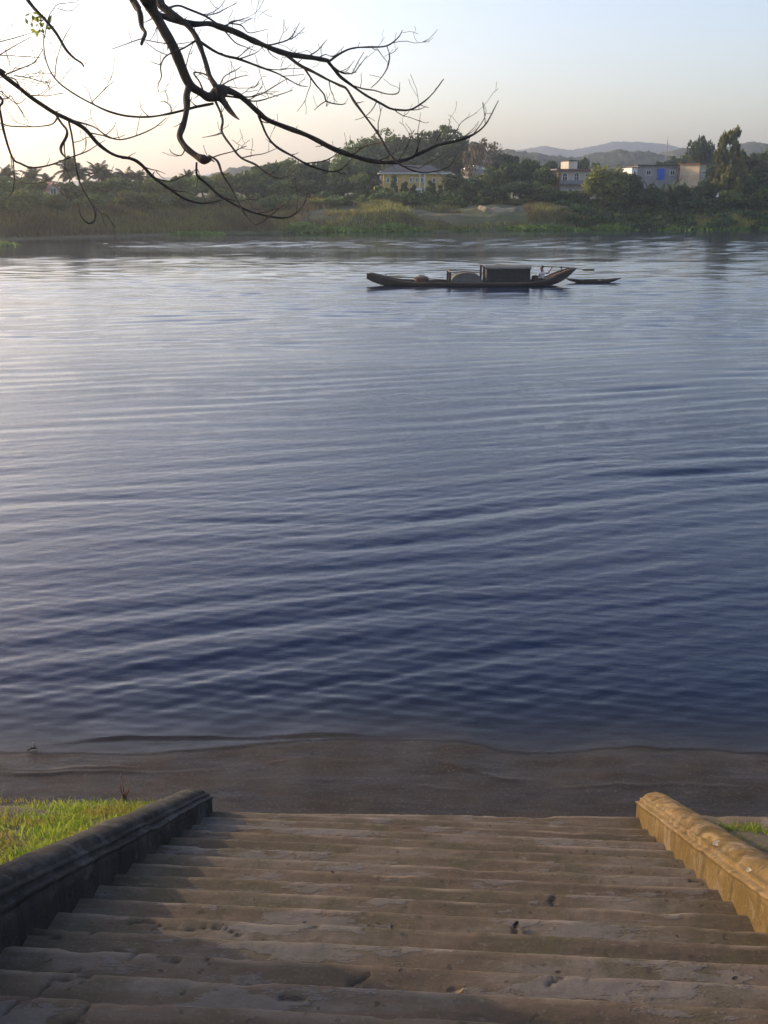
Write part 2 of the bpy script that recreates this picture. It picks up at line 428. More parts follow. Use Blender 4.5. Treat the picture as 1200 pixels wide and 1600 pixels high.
V, F, t = blades(52000, grass_right, (.03, .13), .010, .6, 4)
g2 = mk('grass', V, F, M['grass'], attrs={'tone': t}); tag(g2, kind='stuff')
# concrete kerb along the water on the right
def kerb():
    rr = np.arange(RR+.42, 16, .05); prof = np.array([(-.34, -.4), (-.34, .0), (-.32, .02), (-.02, .025), (0, .0), (0, -.5)])
    Rr, Pu = np.meshgrid(rr, prof[:, 0], indexing='ij'); Pv = np.repeat(prof[:, 1][None, :], len(rr), 0)
    nz = .02*fbm(Rr*3, Pu*8, Pv*8, 19, 4)
    V = st(EDGE_R+.16+Pu+nz-.05*np.clip(fbm(Rr*1.2, 0, 0, 23, 3), 0, 1)*(Pu > -.05), Rr, zbank(EDGE_R)-.01+Pv+nz*.6)
    tag(mk('kerb', V.reshape(-1, 3), grid_faces(*Rr.shape)[:, ::-1], M['conc'], smooth=False, attrs={'wear': np.full(Rr.size, .15), 'crack': np.zeros(Rr.size)}),
        'low broken concrete kerb between grass and water right of the steps', 'kerb')
kerb()
# red dry stem standing in the grass
p = at_z(195, 1253, .33); e = empty('dry_shrub', p); tag(e, 'small dry reddish shrub sticking up from grass edge', 'shrub')
mb = MB(); mb2 = MB()
mb.tube([(0, 0, -.05), (.004, 0, .03), (0, 0, .09)], [.022, .02, .015], 7)
for (dx, dy, h, k) in ((-.05, 0, .20, .02), (-.02, .02, .30, .0), (.03, -.01, .17, .01), (.085, 0, .22, -.01), (.05, .02, .13, 0), (-.06, .02, .15, .0)):
    mb2.tube([(0, 0, .06), (dx*.45, dy, h*.5), (dx+k, dy*1.4, h)], [.007, .005, .002], 5)
mb.build('stem', M['bark'], e); mb2.build('twig', M['twig_red'], e)

# ------------------------------------------------------------------ river: bed and water
WLX = np.array([-2700, -400, -120, -70, -52, -34, -18, 0, 30, 66, 120, 400, 2700.])
WLY = np.array([40, 95, 112, 124, 134, 150, 160, 165, 171, 176, 180, 200, 260.])
def wl(x): return np.interp(x, WLX, WLY)
SHORE = [(-60, 1172), (40, 1176), (70, 1181), (150, 1181), (250, 1177), (340, 1169), (440, 1161), (560, 1157), (680, 1160), (735, 1164), (780, 1176), (850, 1178), (930, 1171), (1000, 1167), (1080, 1173), (1250, 1180)]
def shore_y(x):
    Q = np.array([at_z(a, b, 0) for a, b in SHORE]); y = np.interp(x, Q[:, 0], Q[:, 1])
    return y+.035*fbm(x*1.4, 0, 0, 17, 3)+.012*fbm(x*6, 0, 0, 18, 2)+np.where(np.abs(x) > 5.5, .25*fbm(x*.25, 0, 0, 19, 3), 0)
def bedz(x, y):
    v = y-shore_y(x)
    near = np.interp(v, [-4, -1.6, -.8, -.15, 0, .12, .6, 1.2, 3, 6, 12], [.12, .075, .04, .010, 0, -.025, -.12, -.26, -.7, -1.5, -2.5])
    far = np.interp(wl(x)-y, [0, 1.5, 6, 20], [0.0, -.25, -1.0, -2.5])
    return np.maximum(np.minimum(near+0*x, 9), -2.5)*(far <= near)+far*(far > near)
def bank_h(x, y):
    """height of the far bank, v metres inland of the waterline"""
    v = y-wl(x)
    zl = np.interp(v, [0, 1.2, 3, 9, 16, 30, 120, 400, 2600], [0, .35, .8, 2.2, 3.5, 4.0, 4.6, 6, 8])
    zc = np.interp(v, [0, .8, 2.2, 4.0, 12, 30, 120, 400, 2600], [0, .35, 1.4, 2.3, 3.2, 4.0, 4.6, 6, 8])
    zr = np.interp(v, [0, 1.0, 3.0, 6.0, 12, 30, 120, 400, 2600], [0, .25, .9, 2.0, 3.0, 4.0, 4.6, 6, 8])
    a = sstep(-20, -8, x); c = sstep(30, 42, x)
    z = zl*(1-a)+zc*a*(1-c)+zr*c
    und = fbm(x*.09, v*.12, 0, 5, 4)
    z = z+und*np.clip(v, 0, 8)/8*(.45+.5*a*(1-c))*np.exp(-np.maximum(0, v-20)/40)
    return z
def polyw(P, z=0.0):
    Q = np.array([at_z(x, y, z) for x, y in P]); return Q[:, 0], Q[:, 1]
FRONTS = [  # swash fronts: line seen in the picture, height, tail length
    ([(40, 1162), (150, 1159), (250, 1154), (400, 1152), (560, 1151), (640, 1153)], .030, .45),
    ([(-60, 1172), (40, 1176), (70, 1181), (150, 1181), (250, 1177), (340, 1169), (440, 1161), (560, 1157), (680, 1160), (760, 1156), (850, 1149), (960, 1147)], .020, .30),
    ([(735, 1180), (780, 1179), (850, 1178), (930, 1171), (1000, 1167), (1080, 1173), (1250, 1180)], .022, .35),
    ([(-40, 1209), (40, 1211), (150, 1211), (250, 1209), (330, 1205), (385, 1192)], .018, .05),
    ([(-40, 1204), (60, 1205), (170, 1204), (260, 1203)], .017, .05),
    ([(660, 1180), (690, 1197), (740, 1211), (780, 1222), (830, 1222)], .017, .06),
    ([(640, 1233), (700, 1243), (745, 1245)], .014, .04),
    ([(850, 1231), (900, 1235), (960, 1230), (1100, 1232), (1200, 1233)], .017, .05),
    ([(490, 1192), (545, 1196), (585, 1193)], .017, .05), ([(415, 1197), (450, 1190)], .017, .04)]
def swash(X, Y, fronts):
    h = 0*X
    for P, H, tail in fronts:
        px, py = polyw(P)
        o = np.argsort(px); px, py = px[o], py[o]
        yf = np.interp(X, px, py)+.03*fbm(X*1.6, 0, 0, 17, 3)+.012*fbm(X*7, 0, 0, 18, 2)
        L_ = px[-1]-px[0]; ex = sstep(px[0]-.02, px[0]+.25*L_, X)*sstep(px[-1]+.02, px[-1]-.25*L_, X)
        ex = ex*(.65+.5*vn(X*1.3, 0, 0, int(H*1e4)))
        d = Y-yf
        if tail > .1: prof = sstep(-.035, .008, d)*np.exp(-np.maximum(0, d)/tail)
        else: prof = np.exp(-(d/tail*1.6)**2)
        h = h+H*prof*ex
    return h
def riverbed():
    xs = np.concatenate([-np.geomspace(6.1, 480, 34)[::-1], np.arange(-6, 6.01, .05), np.geomspace(6.1, 480, 34)])
    ys = np.concatenate([np.linspace(6.5, 8.2, 8), np.arange(8.3, 10.8, .022), np.linspace(10.9, 13, 20), np.geomspace(13.3, 260, 60)])
    X, Y = np.meshgrid(xs, ys, indexing='xy')
    Z = bedz(X, Y)+.007*fbm(X*1.0, Y*2.0, 0, 8, 3)*(Y < 14)*sstep(9.9, 9.5, Y)+.0022*fbm(X*3+Y, Y*9, 0, 9, 3)*(Y < 11)+swash(X, Y, FRONTS[3:])*(Y < 11)
    Z = np.where(Y > wl(X)+1, -3.0, Z)
    m, nt, b = newmat('wet_sand')
    c = ramp(nt, noise(nt, 1.3, 6, .6), [(.3, (.028, .024, .020)), (.55, (.042, .036, .031)), (.75, (.056, .049, .042))])
    c = mix(nt, ramp(nt, noise(nt, 35, 3), [(.55, (0, 0, 0)), (.8, (.5, .5, .5))]), c, (.16, .13, .10))
    L(nt, c, b.inputs['Base Color']); L(nt, ramp(nt, noise(nt, 2.2, 5, .6, stretch=(.5, 1.5, 1)), [(.35, (.22,)*3), (.65, (.7,)*3)]), b.inputs['Roughness']); b.inputs['Specular IOR Level'].default_value = .10
    L(nt, bump(nt, noise(nt, 14, 5, .65, stretch=(.4, 1.2, 1)), .30, .012), b.inputs['Normal'])
    tag(mk('riverbed', np.stack([X, Y, Z], -1).reshape(-1, 3), grid_faces(*X.shape), m, smooth=True), kind='structure')
riverbed()
def waterh(X, Y):
    g = np.random.default_rng(11)
    near = sstep(10.0, 13.5, Y); fade = np.exp(-np.maximum(0, Y-35)/60)
    warp = .55*fbm(X*.10, Y*.16, 0, 91, 3); env = .55+.75*np.clip(fbm(X*.10+3, Y*.13, 0, 55, 3)+.35, 0, 1.3)
    h = 0*X
    for i in range(9):
        lam = [1.15, 1.0, 1.32, .86, 1.6, 2.3, .72, 3.4, 1.22][i]; ang = R_(15+[0, 3, -4, 6, -6, 3, -9, -2, 9][i])
        amp = [.0085, .0060, .006, .0040, .005, .005, .0030, .004, .005][i]
        k = 2*np.pi/lam; ph = g.random()*6.28
        arg = k*(-math.sin(ang)*X+math.cos(ang)*Y)+ph+warp*[5, 4, 6, 5, 4, 3, 6, 2, 5][i]
        w_ = np.sin(arg); w_ = w_+.25*np.cos(2*arg)       # sharper crests
        h = h+amp*w_
    h = .78*h*env*near*fade
    for i in range(7):
        lam = .20+.05*i; ang = R_(12+[-24, 20, 5, -12, 30, -35, 14][i]); k = 2*np.pi/lam
        h = h+.0015*np.sin(k*(-math.sin(ang)*X+math.cos(ang)*Y)+g.random()*6+warp*9)*sstep(9.6, 11.5, Y)*np.exp(-np.maximum(0, Y-18)/14)*(.4+env*.6)
    h = h+swash(X, Y, FRONTS[:1])
    ds = Y-shore_y(X)                                       # rounded lip where the film of water ends
    h = h+.016*sstep(-.012, .02, ds)*np.exp(-np.maximum(0, ds)/.22)*(.6+.5*vn(X*1.1, 0, 0, 3))-.02*sstep(.0, -.06, ds)
    # open water further out: short wind ripples running across the river
    ff = sstep(22, 42, Y)*(.35+.65*sstep(170, 125, Y)); wp = 1.3*fbm(X*.05, Y*.12, 0, 191, 3); br = .25+1.1*sstep(-.35, .45, fbm(X*.014+1.3, Y*.055, 0, 193, 3))
    hf = 0*X
    for i in range(9):
        lam = [1.3, 1.75, 1.1, 2.3, 1.5, 3.1, 1.2, 2.0, 2.7][i]; ang = R_([2, -9, 12, 5, -17, 9, -4, 20, -12][i]); k = 2*np.pi/lam
        hf = hf+(.024 if lam < 1.6 else .013)/k*np.sin(k*(-math.sin(ang)*X+math.cos(ang)*Y)+g.random()*6.28+wp*[6, 5, 7, 4, 6, 3, 7, 5, 4][i])
    h = h+hf*ff*br
    wx_ = np.maximum(0, X-12.5); dw = np.abs(Y-71.2-wx_*.02)-.22*wx_                  # wake fanning out behind the sampan
    h = h+.030*np.exp(-(dw/.9)**2)*np.cos(dw*4.6)*sstep(12.5, 14.5, X)*np.exp(-wx_/45)+.02*np.exp(-((Y-71.2)/.8)**2)*np.sin(X*3.1+vn(X*.7, Y, 0, 4)*2)*sstep(12.5, 14, X)*np.exp(-wx_/14)
    # fine swash texture over the shallows
    h = h+.0018*fbm(X*2.3+Y*.8, Y*7, 0, 66, 3)*sstep(12, 10, Y)
    return h
def water():
    def steps(a, pts):
        out = [a]
        for end, stp in pts:
            n = max(1, int(round((end-out[-1])/stp))); out += list(np.linspace(out[-1], end, n+1)[1:])
        return np.array(out)
    ys = np.concatenate([steps(6.8, [(8.6, .12), (11.5, .022), (15, .045), (25, .07), (38, .13), (75, .20), (178, .30), (200, 2.5), (280, 8)])])
    xp = steps(0, [(5.5, .07), (10, .12), (20, .25), (75, .6), (110, 3), (480, 20)])
    xs = np.concatenate([-xp[::-1], xp[1:]])
    X, Y = np.meshgrid(xs, ys, indexing='xy')
    Z = waterh(X, Y)
    dep = np.maximum(0, Z-bedz(X, Y))
    m, nt, b = newmat('river_water'); nt.nodes.remove(b)
    # ripples: three sizes of noise drawn out along the crests; breeze patches vary them
    breeze = ramp(nt, noise(nt, .035, 4, .55, stretch=(.55, 1.6, 1)), [(.35, (.35,)*3), (.62, (1, 1, 1))])
    rot = lambda sc, st_, det, ro: noise(nt, sc, det, ro, stretch=st_, dist=.4)
    a1 = rot(1.0, (1.3, 3.6, 1), 5, .60)
    a2 = rot(1.0, (5.0, 13, 1), 4, .65)
    a3 = rot(1.0, (.22, .75, 1), 3, .5)
    hgt = math_(nt, 'ADD', math_(nt, 'MULTIPLY', a1, .020), math_(nt, 'MULTIPLY', a2, .017))
    hgt = math_(nt, 'ADD', hgt, math_(nt, 'MULTIPLY', a3, .045))
    a4 = rot(1.0, (15, 34, 1), 3, .6)
    hgt = math_(nt, 'ADD', hgt, math_(nt, 'MULTIPLY', a4, .0045))
    shallow = attr(nt, 'calm')
    hgt = math_(nt, 'MULTIPLY', hgt, math_(nt, 'MULTIPLY', breeze, shallow))
    nb = bump(nt, hgt, 1.0, 1.0)
    # Schlick reflectance from |N.I|, so that light also gets down to the bed through the surface
    geo = N(nt, 'ShaderNodeNewGeometry'); nb2 = bump(nt, hgt, .30, 1.0)
    vd = N(nt, 'ShaderNodeVectorMath', operation='DOT_PRODUCT'); L(nt, geo.outputs['Incoming'], vd.inputs[0]); L(nt, nb2, vd.inputs[1])
    c1 = math_(nt, 'SUBTRACT', 1.0, math_(nt, 'ABSOLUTE', vd.outputs['Value']), True)
    fr = math_(nt, 'ADD', .021, math_(nt, 'MULTIPLY', .979, math_(nt, 'POWER', c1, 4.7)), True)
    gl = N(nt, 'ShaderNodeBsdfGlossy'); gl.inputs['Color'].default_value = (1, .99, .95, 1); L(nt, math_(nt, 'MULTIPLY', attr(nt, 'rough'), ramp(nt, noise(nt, .05, 5, .6, stretch=(.25, 2.2, 1)), [(.35, (.35,)*3), (.62, (1.25,)*3)])), gl.inputs['Roughness']); L(nt, nb, gl.inputs['Normal'])
    tr = N(nt, 'ShaderNodeBsdfTransparent'); tr.inputs['Color'].default_value = (.86, .84, .80, 1)
    df = N(nt, 'ShaderNodeBsdfDiffuse'); df.inputs['Color'].default_value = (.004, .012, .046, 1)
    turb = math_(nt, 'SUBTRACT', 1.0, math_(nt, 'POWER', 2.718, math_(nt, 'MULTIPLY', attr(nt, 'depth'), -3.2)), True)
    ms = N(nt, 'ShaderNodeMixShader'); L(nt, turb, ms.inputs[0]); L(nt, tr.outputs[0], ms.inputs[1]); L(nt, df.outputs[0], ms.inputs[2])
    m2 = N(nt, 'ShaderNodeMixShader'); L(nt, fr, m2.inputs[0]); L(nt, ms.outputs[0], m2.inputs[1]); L(nt, gl.outputs[0], m2.inputs[2])
    L(nt, m2.outputs[0], nt.nodes['Material Output'].inputs['Surface'])
    rough = .035+.060*sstep(14, 75, Y)
    calm = (.10+.90*sstep(9.8, 12.5, Y))*(1-.72*sstep(35, 90, Y))
    tag(mk('water', np.stack([X, Y, Z], -1).reshape(-1, 3), grid_faces(*X.shape), m, smooth=True, attrs={'depth': dep.ravel(), 'calm': calm.ravel(), 'rough': rough.ravel()}), kind='structure')
water()

# ------------------------------------------------------------------ far bank
def terrain():
    xs = np.concatenate([-np.geomspace(115, 2600, 30)[::-1], np.arange(-112, 112.1, .8), np.geomspace(115, 2600, 30)])
    vs = np.concatenate([[-6, -1.5, -.3], np.arange(0, 16, .4), np.arange(16, 40, 1.5), np.geomspace(42, 1450, 34)])
    X, Vv = np.meshgrid(xs, vs, indexing='xy'); Y = wl(X)+Vv
    Z = np.where(Vv < 0, Vv*.35-.05, bank_h(X, Y))
    m, nt, b = newmat('far_ground')
    n1 = noise(nt, .09, 6, .6); n2 = noise(nt, .5, 5, .65)
    c = ramp(nt, n1, [(.38, (.085, .105, .034)), (.50, (.125, .125, .046)), (.60, (.17, .14, .075)), (.72, (.28, .22, .14))])
    c = mix(nt, math_(nt, 'MULTIPLY', n2, .6), c, (.040, .042, .018))
    L(nt, c, b.inputs['Base Color']); b.inputs['Roughness'].default_value = .95
    L(nt, bump(nt, n2, .7, .4), b.inputs['Normal'])
    tag(mk('far_bank_ground', np.stack([X, Y, Z], -1).reshape(-1, 3), grid_faces(*X.shape), m, smooth=True), kind='structure')
terrain()
def wx(px, Y): return at_y(px, 330, Y)[0]
def ztop(px, py, Y): return at_y(px, py, Y)[2]
def sandbank(name, pxa, pxb, pyt, Y, depth, cliff, c1, c2, seed):
    xa, xb = wx(pxa, Y), wx(pxb, Y); top = ztop(600, pyt, Y)
    xs = np.linspace(xa-1.0, xb+7, 90); ys = np.linspace(Y, Y+depth, 46); X, Yy = np.meshgrid(xs, ys, indexing='xy')
    e = sstep(xa-.4, xa+cliff, X+.8*fbm(X*.3, Yy*.3, 0, seed, 3)-.12*(Yy-Y))*sstep(xb+6, xb-2, X)
    f = sstep(0, 2.6, Yy-Y+.5*fbm(X*.35, 0, 0, seed+1, 3)-.35*np.clip(X-xa-3, 0, 6))*sstep(depth, depth*.6, Yy-Y)
    Z = -.3+(top+.3)*e*f*(1+.10*fbm(X*.25, Yy*.3, 0, seed+2, 4))+.04*fbm(X*1.1, Yy*1.1, 0, seed+4, 3)
    m = simple(name, c1, c2, .32, .95, .6, .15, None, .40, .60)
    tag(mk('sandbank', np.stack([X, Yy, Z], -1).reshape(-1, 3), grid_faces(*X.shape), m, smooth=True), kind='structure')
sandbank('pale_sand', 728, 828, 325, 171.4, 14, 3.2, (.10, .088, .045), (.36, .275, .175), 201)
sandbank('brown_sand', 515, 580, 329, 167.5, 10, 4.5, (.13, .105, .065), (.24, .185, .12), 231)

def cards(P, D, size, asp=1.7, g=rng, jit=.8):
    n = len(P)
    nrm = D+jit*g.normal(size=(n, 3)); nrm /= np.linalg.norm(nrm, axis=1)[:, None]+1e-9
    t = np.cross(nrm, g.normal(size=(n, 3))); t /= np.linalg.norm(t, axis=1)[:, None]+1e-9
    b = np.cross(nrm, t); s = np.asarray(size)*(.6+.8*g.random(n)); s = s[:, None]
    V = np.stack([P-t*s*asp/2, P-b*s/2+t*s*.12, P+t*s*asp/2, P+b*s/2+t*s*.12], 1).reshape(-1, 3)
    F = np.arange(n*4).reshape(n, 4)
    # leaves come in clumps of like tone
    return V, F, None
def tones(P, g, sc):
    t = .5+.45*vn(P[:, 0]*sc, P[:, 1]*sc, P[:, 2]*sc, 5)+.25*g.normal(size=len(P))
    return np.repeat(np.clip(t, 0, 1), 4)
def grow(mb, p, d, ln, r, lev, g, spread=.6, up=.15, n=(2, 4), tips=None):
    pts = [np.array(p, float)]; d = np.array(d, float); k = 4
    for i in range(k):
        d = d+g.normal(size=3)*.13+np.array([0, 0, up*.3]); d /= np.linalg.norm(d); pts.append(pts[-1]+d*ln/k)
    mb.tube(pts, list(np.linspace(r, r*.5, k+1)), 5 if lev > 1 else 4)
    if tips is not None: tips.append(pts[-1])
    if lev <= 0: return
    for i in range(g.integers(n[0], n[1]+1)):
        dd = d+g.normal(size=3)*spread; dd[2] += up; dd /= np.linalg.norm(dd)
        grow(mb, pts[-1-int(g.integers(0, 2))], dd, ln*(.55+.25*g.random()), r*.55, lev-1, g, spread, up, n, tips)
PROTO = {}
def tree_proto(kind, var, mat):
    key = (kind, var, mat)
    if key in PROTO: return PROTO[key]
    g = np.random.default_rng(hash((kind, var)) % 1000 if False else (sum(map(ord, kind))*31+var*101) % 99991)
    tm = MB(); P = []; D = []
    cfg = {'broad': (24, 150, .052, .30, .17), 'big': (55, 130, .030, .34, .12), 'conifer': (16, 110, .075, .12, .20), 'willow': (26, 170, .042, .16, .17),
           'slender': (30, 95, .055, .22, .17), 'bush': (13, 150, .075, .05, .24), 'sparse': (26, 45, .034, .34, .12), 'round': (30, 150, .042, .42, .17)}[kind]
    nb, nl, ls, z0, rb = cfg
    for i in range(nb):
        u = g.random()
        if kind == 'conifer':
            z = z0+(1-z0)*u*.95; R = .42*(1-u*.75); a = g.random()*6.28; q = g.random()**.5; c = np.array([math.cos(a)*R*q, math.sin(a)*R*q, z]); rr = rb*(1-.6*u)
        elif kind == 'slender':
            u = (i+g.random())/nb
            z = z0+(1-z0)*u*.93; R = .36*(1-u)**.6+.13; a = g.random()*6.28; q = g.random()**.5
            c = np.array([math.cos(a)*R*q+.13*math.sin(u*7+var), math.sin(a)*R*q, z]); rr = rb*(.5+.5*g.random())*(1.0-.35*u)
        else:
            d = g.normal(size=3); d /= np.linalg.norm(d); q = g.random()**.4
            hz_ = (1-z0)/2; c = np.array([d[0]*q*(.5-rb*.7), d[1]*q*(.5-rb*.7), z0+hz_+d[2]*q*(hz_-rb*.55)])
            if d[2] < 0: c[:2] *= .95
            rr = rb*(.65+.6*g.random())
        n = int(nl*(.7+.6*g.random()))
        d = g.normal(size=(n, 3)); d /= np.linalg.norm(d, axis=1)[:, None]
        rad = rr*(.45+.6*g.random(n)**.6)
        zs = .75 if kind != 'willow' else 1.25
        pp = c+d*rad[:, None]*np.array([1, 1, zs])
        pp += .25*rr*np.stack([vn(pp[:, 0]*9, pp[:, 1]*9, pp[:, 2]*9, 3+j) for j in range(3)], -1)
        P.append(pp); D.append(d)
    P = np.concatenate(P); D = np.concatenate(D); P[:, 2] = np.maximum(P[:, 2], .01)
    V, F, _ = cards(P, D, ls, 1.7 if kind != 'willow' else 2.3, g)
    hgt = z0+.25*(1-z0)
    tm.tube([(0, 0, -.05), (.01, 0, hgt*.5), (0, .012, hgt)], [.034, .026, .02], 6)
    for i in range(5 if kind != 'sparse' else 7):
        a = i*2.4+g.random(); grow(tm, (0, .01, hgt*(.8+.2*g.random())), (math.cos(a)*.7, math.sin(a)*.7, .75), .22, .013, 2 if kind == 'sparse' else 1, g)
    e = empty({'bush': 'bush', 'conifer': 'conifer', 'willow': 'weeping_tree'}.get(kind, 'broadleaf_tree'), (0, 0, 0))
    mk('crown', V, F, M[mat], e, attrs={'tone': tones(P, g, 8)})
    tm.build('trunk', M['palebark' if kind == 'sparse' else 'farbark'], e)
    PROTO[key] = [e, False]; return PROTO[key]
def put(pr, px, Y, label, cat, group=None, hgt=None, pyt=None, wpx=None, width=None, sink=.15, rz=None, name=None):
    x = wx(px, Y); base = float(bank_h(np.array(x), np.array(Y)))
    if pyt is not None: hgt = ztop(px, pyt, Y)-base
    depth = Y*math.cos(PITCH)
    if wpx is not None: width = wpx*depth/FPX
    o = pr[0] if not pr[1] else dup(pr[0]); pr[1] = True
    if name: o.name = name
    if 'group' in o: del o['group']
    o.location = (x, Y, base-sink); o.rotation_euler = (0, 0, random.random()*6.28 if rz is None else rz)
    o.scale = (width, width, hgt+sink)
    return tag(o, label, cat, group)
def T(kind, var, mat, px, pyt, wpx, Y, label, group=None, cat=None):
    return put(tree_proto(kind, var, mat), px, Y, label, cat or ('bush' if kind == 'bush' else 'tree'), group, pyt=pyt, wpx=wpx)
# left belt, hazy
GL = ('hazy green broadleaf tree in the belt behind the left reed field', 'trees behind the left reed field')
for i, (px, py, wp, off) in enumerate([(-42, 268, 62, 26), (-95, 270, 64, 26), (-150, 266, 70, 28), (-210, 270, 70, 26), (-270, 264, 76, 30), (-335, 268, 80, 30), (6, 273, 50, 22), (36, 279, 46, 30), (62, 282, 44, 24), (112, 283, 52, 22), (148, 281, 56, 27), (182, 277, 56, 24), (214, 281, 54, 28),
        (246, 277, 54, 24), (282, 275, 56, 29), (318, 272, 58, 25), (352, 268, 58, 28), (386, 266, 58, 30), (90, 301, 40, 13), (30, 296, 52, 12), (-15, 292, 50, 12), (150, 302, 44, 13), (230, 300, 50, 13), (290, 298, 50, 14), (345, 294, 54, 14), (200, 297, 44, 15)]):
    Y = float(wl(wx(px, 160)))+off
    T('broad', i % 3, ['leaf_mid', 'leaf_olive', 'leaf_mid'][i % 3], px, py, wp, Y, *GL)
GC = ('dark broadleaf tree in the dense grove left of the yellow house', 'grove left of the yellow house')
for i, (px, py, wp, Y) in enumerate([(418, 254, 62, 196), (446, 249, 62, 205), (476, 252, 60, 198), (506, 249, 62, 206), (538, 246, 58, 200), (572, 252, 54, 208), (400, 286, 58, 184), (440, 282, 60, 186), (484, 280, 64, 187), (530, 278, 62, 187), (566, 272, 52, 188)]):
    T('broad', (i+1) % 3, ['leaf_dark', 'leaf_mid', 'leaf_dark'][i % 3], px, py, wp, Y, *GC)
T('big', 0, 'leaf_mid', 566, 216, 92, 240, 'tall leafy tree at left shoulder of the high grove behind yellow house')
T('big', 1, 'leaf_mid', 618, 194, 113, 246, 'tallest rounded tree crown at peak of the grove behind yellow house')
T('big', 2, 'leaf_mid', 676, 196, 122, 250, 'broad high crown just right of the grove peak behind yellow house')
T('big', 0, 'leaf_dark', 716, 211, 82, 236, 'dark high tree at right end of grove behind yellow house')
T('big', 1, 'leaf_dark', 640, 232, 96, 226, 'dark lower tree rising directly behind the yellow house roof')
T('sparse', 0, 'leaf_dry', 757, 203, 68, 226, 'nearly bare pale twiggy tree right of the high grove')
T('sparse', 1, 'leaf_dry', 735, 232, 44, 212, 'thin half bare tree below the pale twiggy tree')
T('sparse', 2, 'leaf_dry', 1062, 246, 34, 214, 'thin brownish tree in front of the flat roofed beige house')
# conifers and bushes in front of the yellow house
GX = ('dark narrow conifer hiding part of the yellow house front', 'conifers before the yellow house')
for i, (px, py, wp) in enumerate([(591, 279, 30), (615, 275, 22), (632, 281, 24), (646, 289, 20), (672, 279, 30), (688, 290, 22), (604, 292, 26)]):
    T('conifer', i % 2, 'leaf_dark', px, py, wp, 186+i % 3, *GX)
GM = ('dark tree in the clump between yellow house and arched house', 'trees between the two houses')
for i, (px, py, wp, Y) in enumerate([(712, 270, 52, 190), (738, 277, 50, 187), (766, 262, 56, 194), (796, 252, 60, 200), (824, 247, 58, 204), (846, 262, 44, 198), (770, 290, 60, 184), (812, 283, 64, 186), (845, 290, 44, 185), (722, 296, 50, 184), (790, 238, 60, 226), (838, 284, 30, 190)]):
    T('broad', i % 3, ['leaf_dark', 'leaf_dark', 'leaf_mid'][i % 3], px, py, wp, Y, *GM)
T('bush', 0, 'leaf_green', 884, 297, 58, 186, 'bright green bush below the arched house balcony')
T('bush', 1, 'leaf_green', 858, 300, 48, 187, 'green bush left of the bright bush below the balcony')
T('bush', 0, 'leaf_mid', 906, 300, 42, 186, 'rounded bush tucked against left side of the weeping olive tree')
T('willow', 0, 'leaf_olive', 944, 261, 78, 184, 'large olive green weeping tree right of the arched house')
T('willow', 1, 'leaf_dark', 980, 268, 52, 188, 'dark weeping tree close behind right side of olive tree')
T('round', 0, 'leaf_dark', 1086, 213, 44, 262, 'round topped dark tree standing above the beige house')
T('slender', 0, 'leaf_olive', 1133, 197, 52, 190, 'tall slender pale leaved tree with ragged top on right bank')
T('slender', 1, 'leaf_mid', 1148, 238, 44, 196, 'shorter ragged tree close beside the tall slender tree')
GR = ('dark tree in the thick greenery of the far right bank', 'greenery on the right far bank')
for i, (px, py, wp, Y) in enumerate([(1108, 258, 46, 215), (1172, 236, 52, 215), (1204, 230, 56, 210), (1188, 262, 54, 196), (1230, 240, 60, 205), (1100, 282, 46, 190), (1120, 268, 46, 198), (1160, 270, 48, 192), (1016, 292, 40, 186), (1060, 290, 44, 187), (1196, 288, 50, 188), (1040, 262, 44, 240), (1010, 300, 50, 184), (1140, 296, 50, 186), (1240, 280, 60, 190), (1275, 246, 64, 200), (1325, 250, 66, 198), (1380, 244, 70, 202), (1440, 252, 72, 200), (1500, 248, 76, 204)]):
    T('broad', (i+2) % 3, ['leaf_dark', 'leaf_mid', 'leaf_dark'][i % 3], px, py, wp, Y, *GR)
GF = ('far rounded tree behind the flat roofed houses', 'trees behind the flat roofed houses')
for i, (px, py, wp, Y) in enumerate([(1024, 250, 36, 270), (1052, 244, 40, 268), (1070, 240, 36, 280), (1112, 238, 38, 270), (905, 246, 30, 262), (880, 252, 34, 262), (925, 252, 30, 270), (856, 250, 40, 250)]):
    T('broad', i % 3, 'leaf_dark', px, py, wp, Y, *GF)
GB = ('low shrub at the foot of the trees along the far bank', 'shrubs along the far bank')
for i, (px, py, wp) in enumerate([(520, 310, 34), (546, 312, 30), (492, 313, 30), (585, 314, 32), (640, 312, 34), (700, 312, 32), (455, 316, 28), (760, 308, 34), (805, 310, 34), (1000, 318, 40), (960, 316, 46), (1050, 320, 40), (1110, 318, 40), (1165, 316, 44), (920, 322, 40), (668, 316, 30), (420, 316, 30)]):
    Y = float(wl(wx(px, 175)))+11+(i % 3)
    T('bush', i % 2, ['leaf_mid', 'leaf_dark', 'leaf_olive'][i % 3], px, py, wp, Y, *GB)

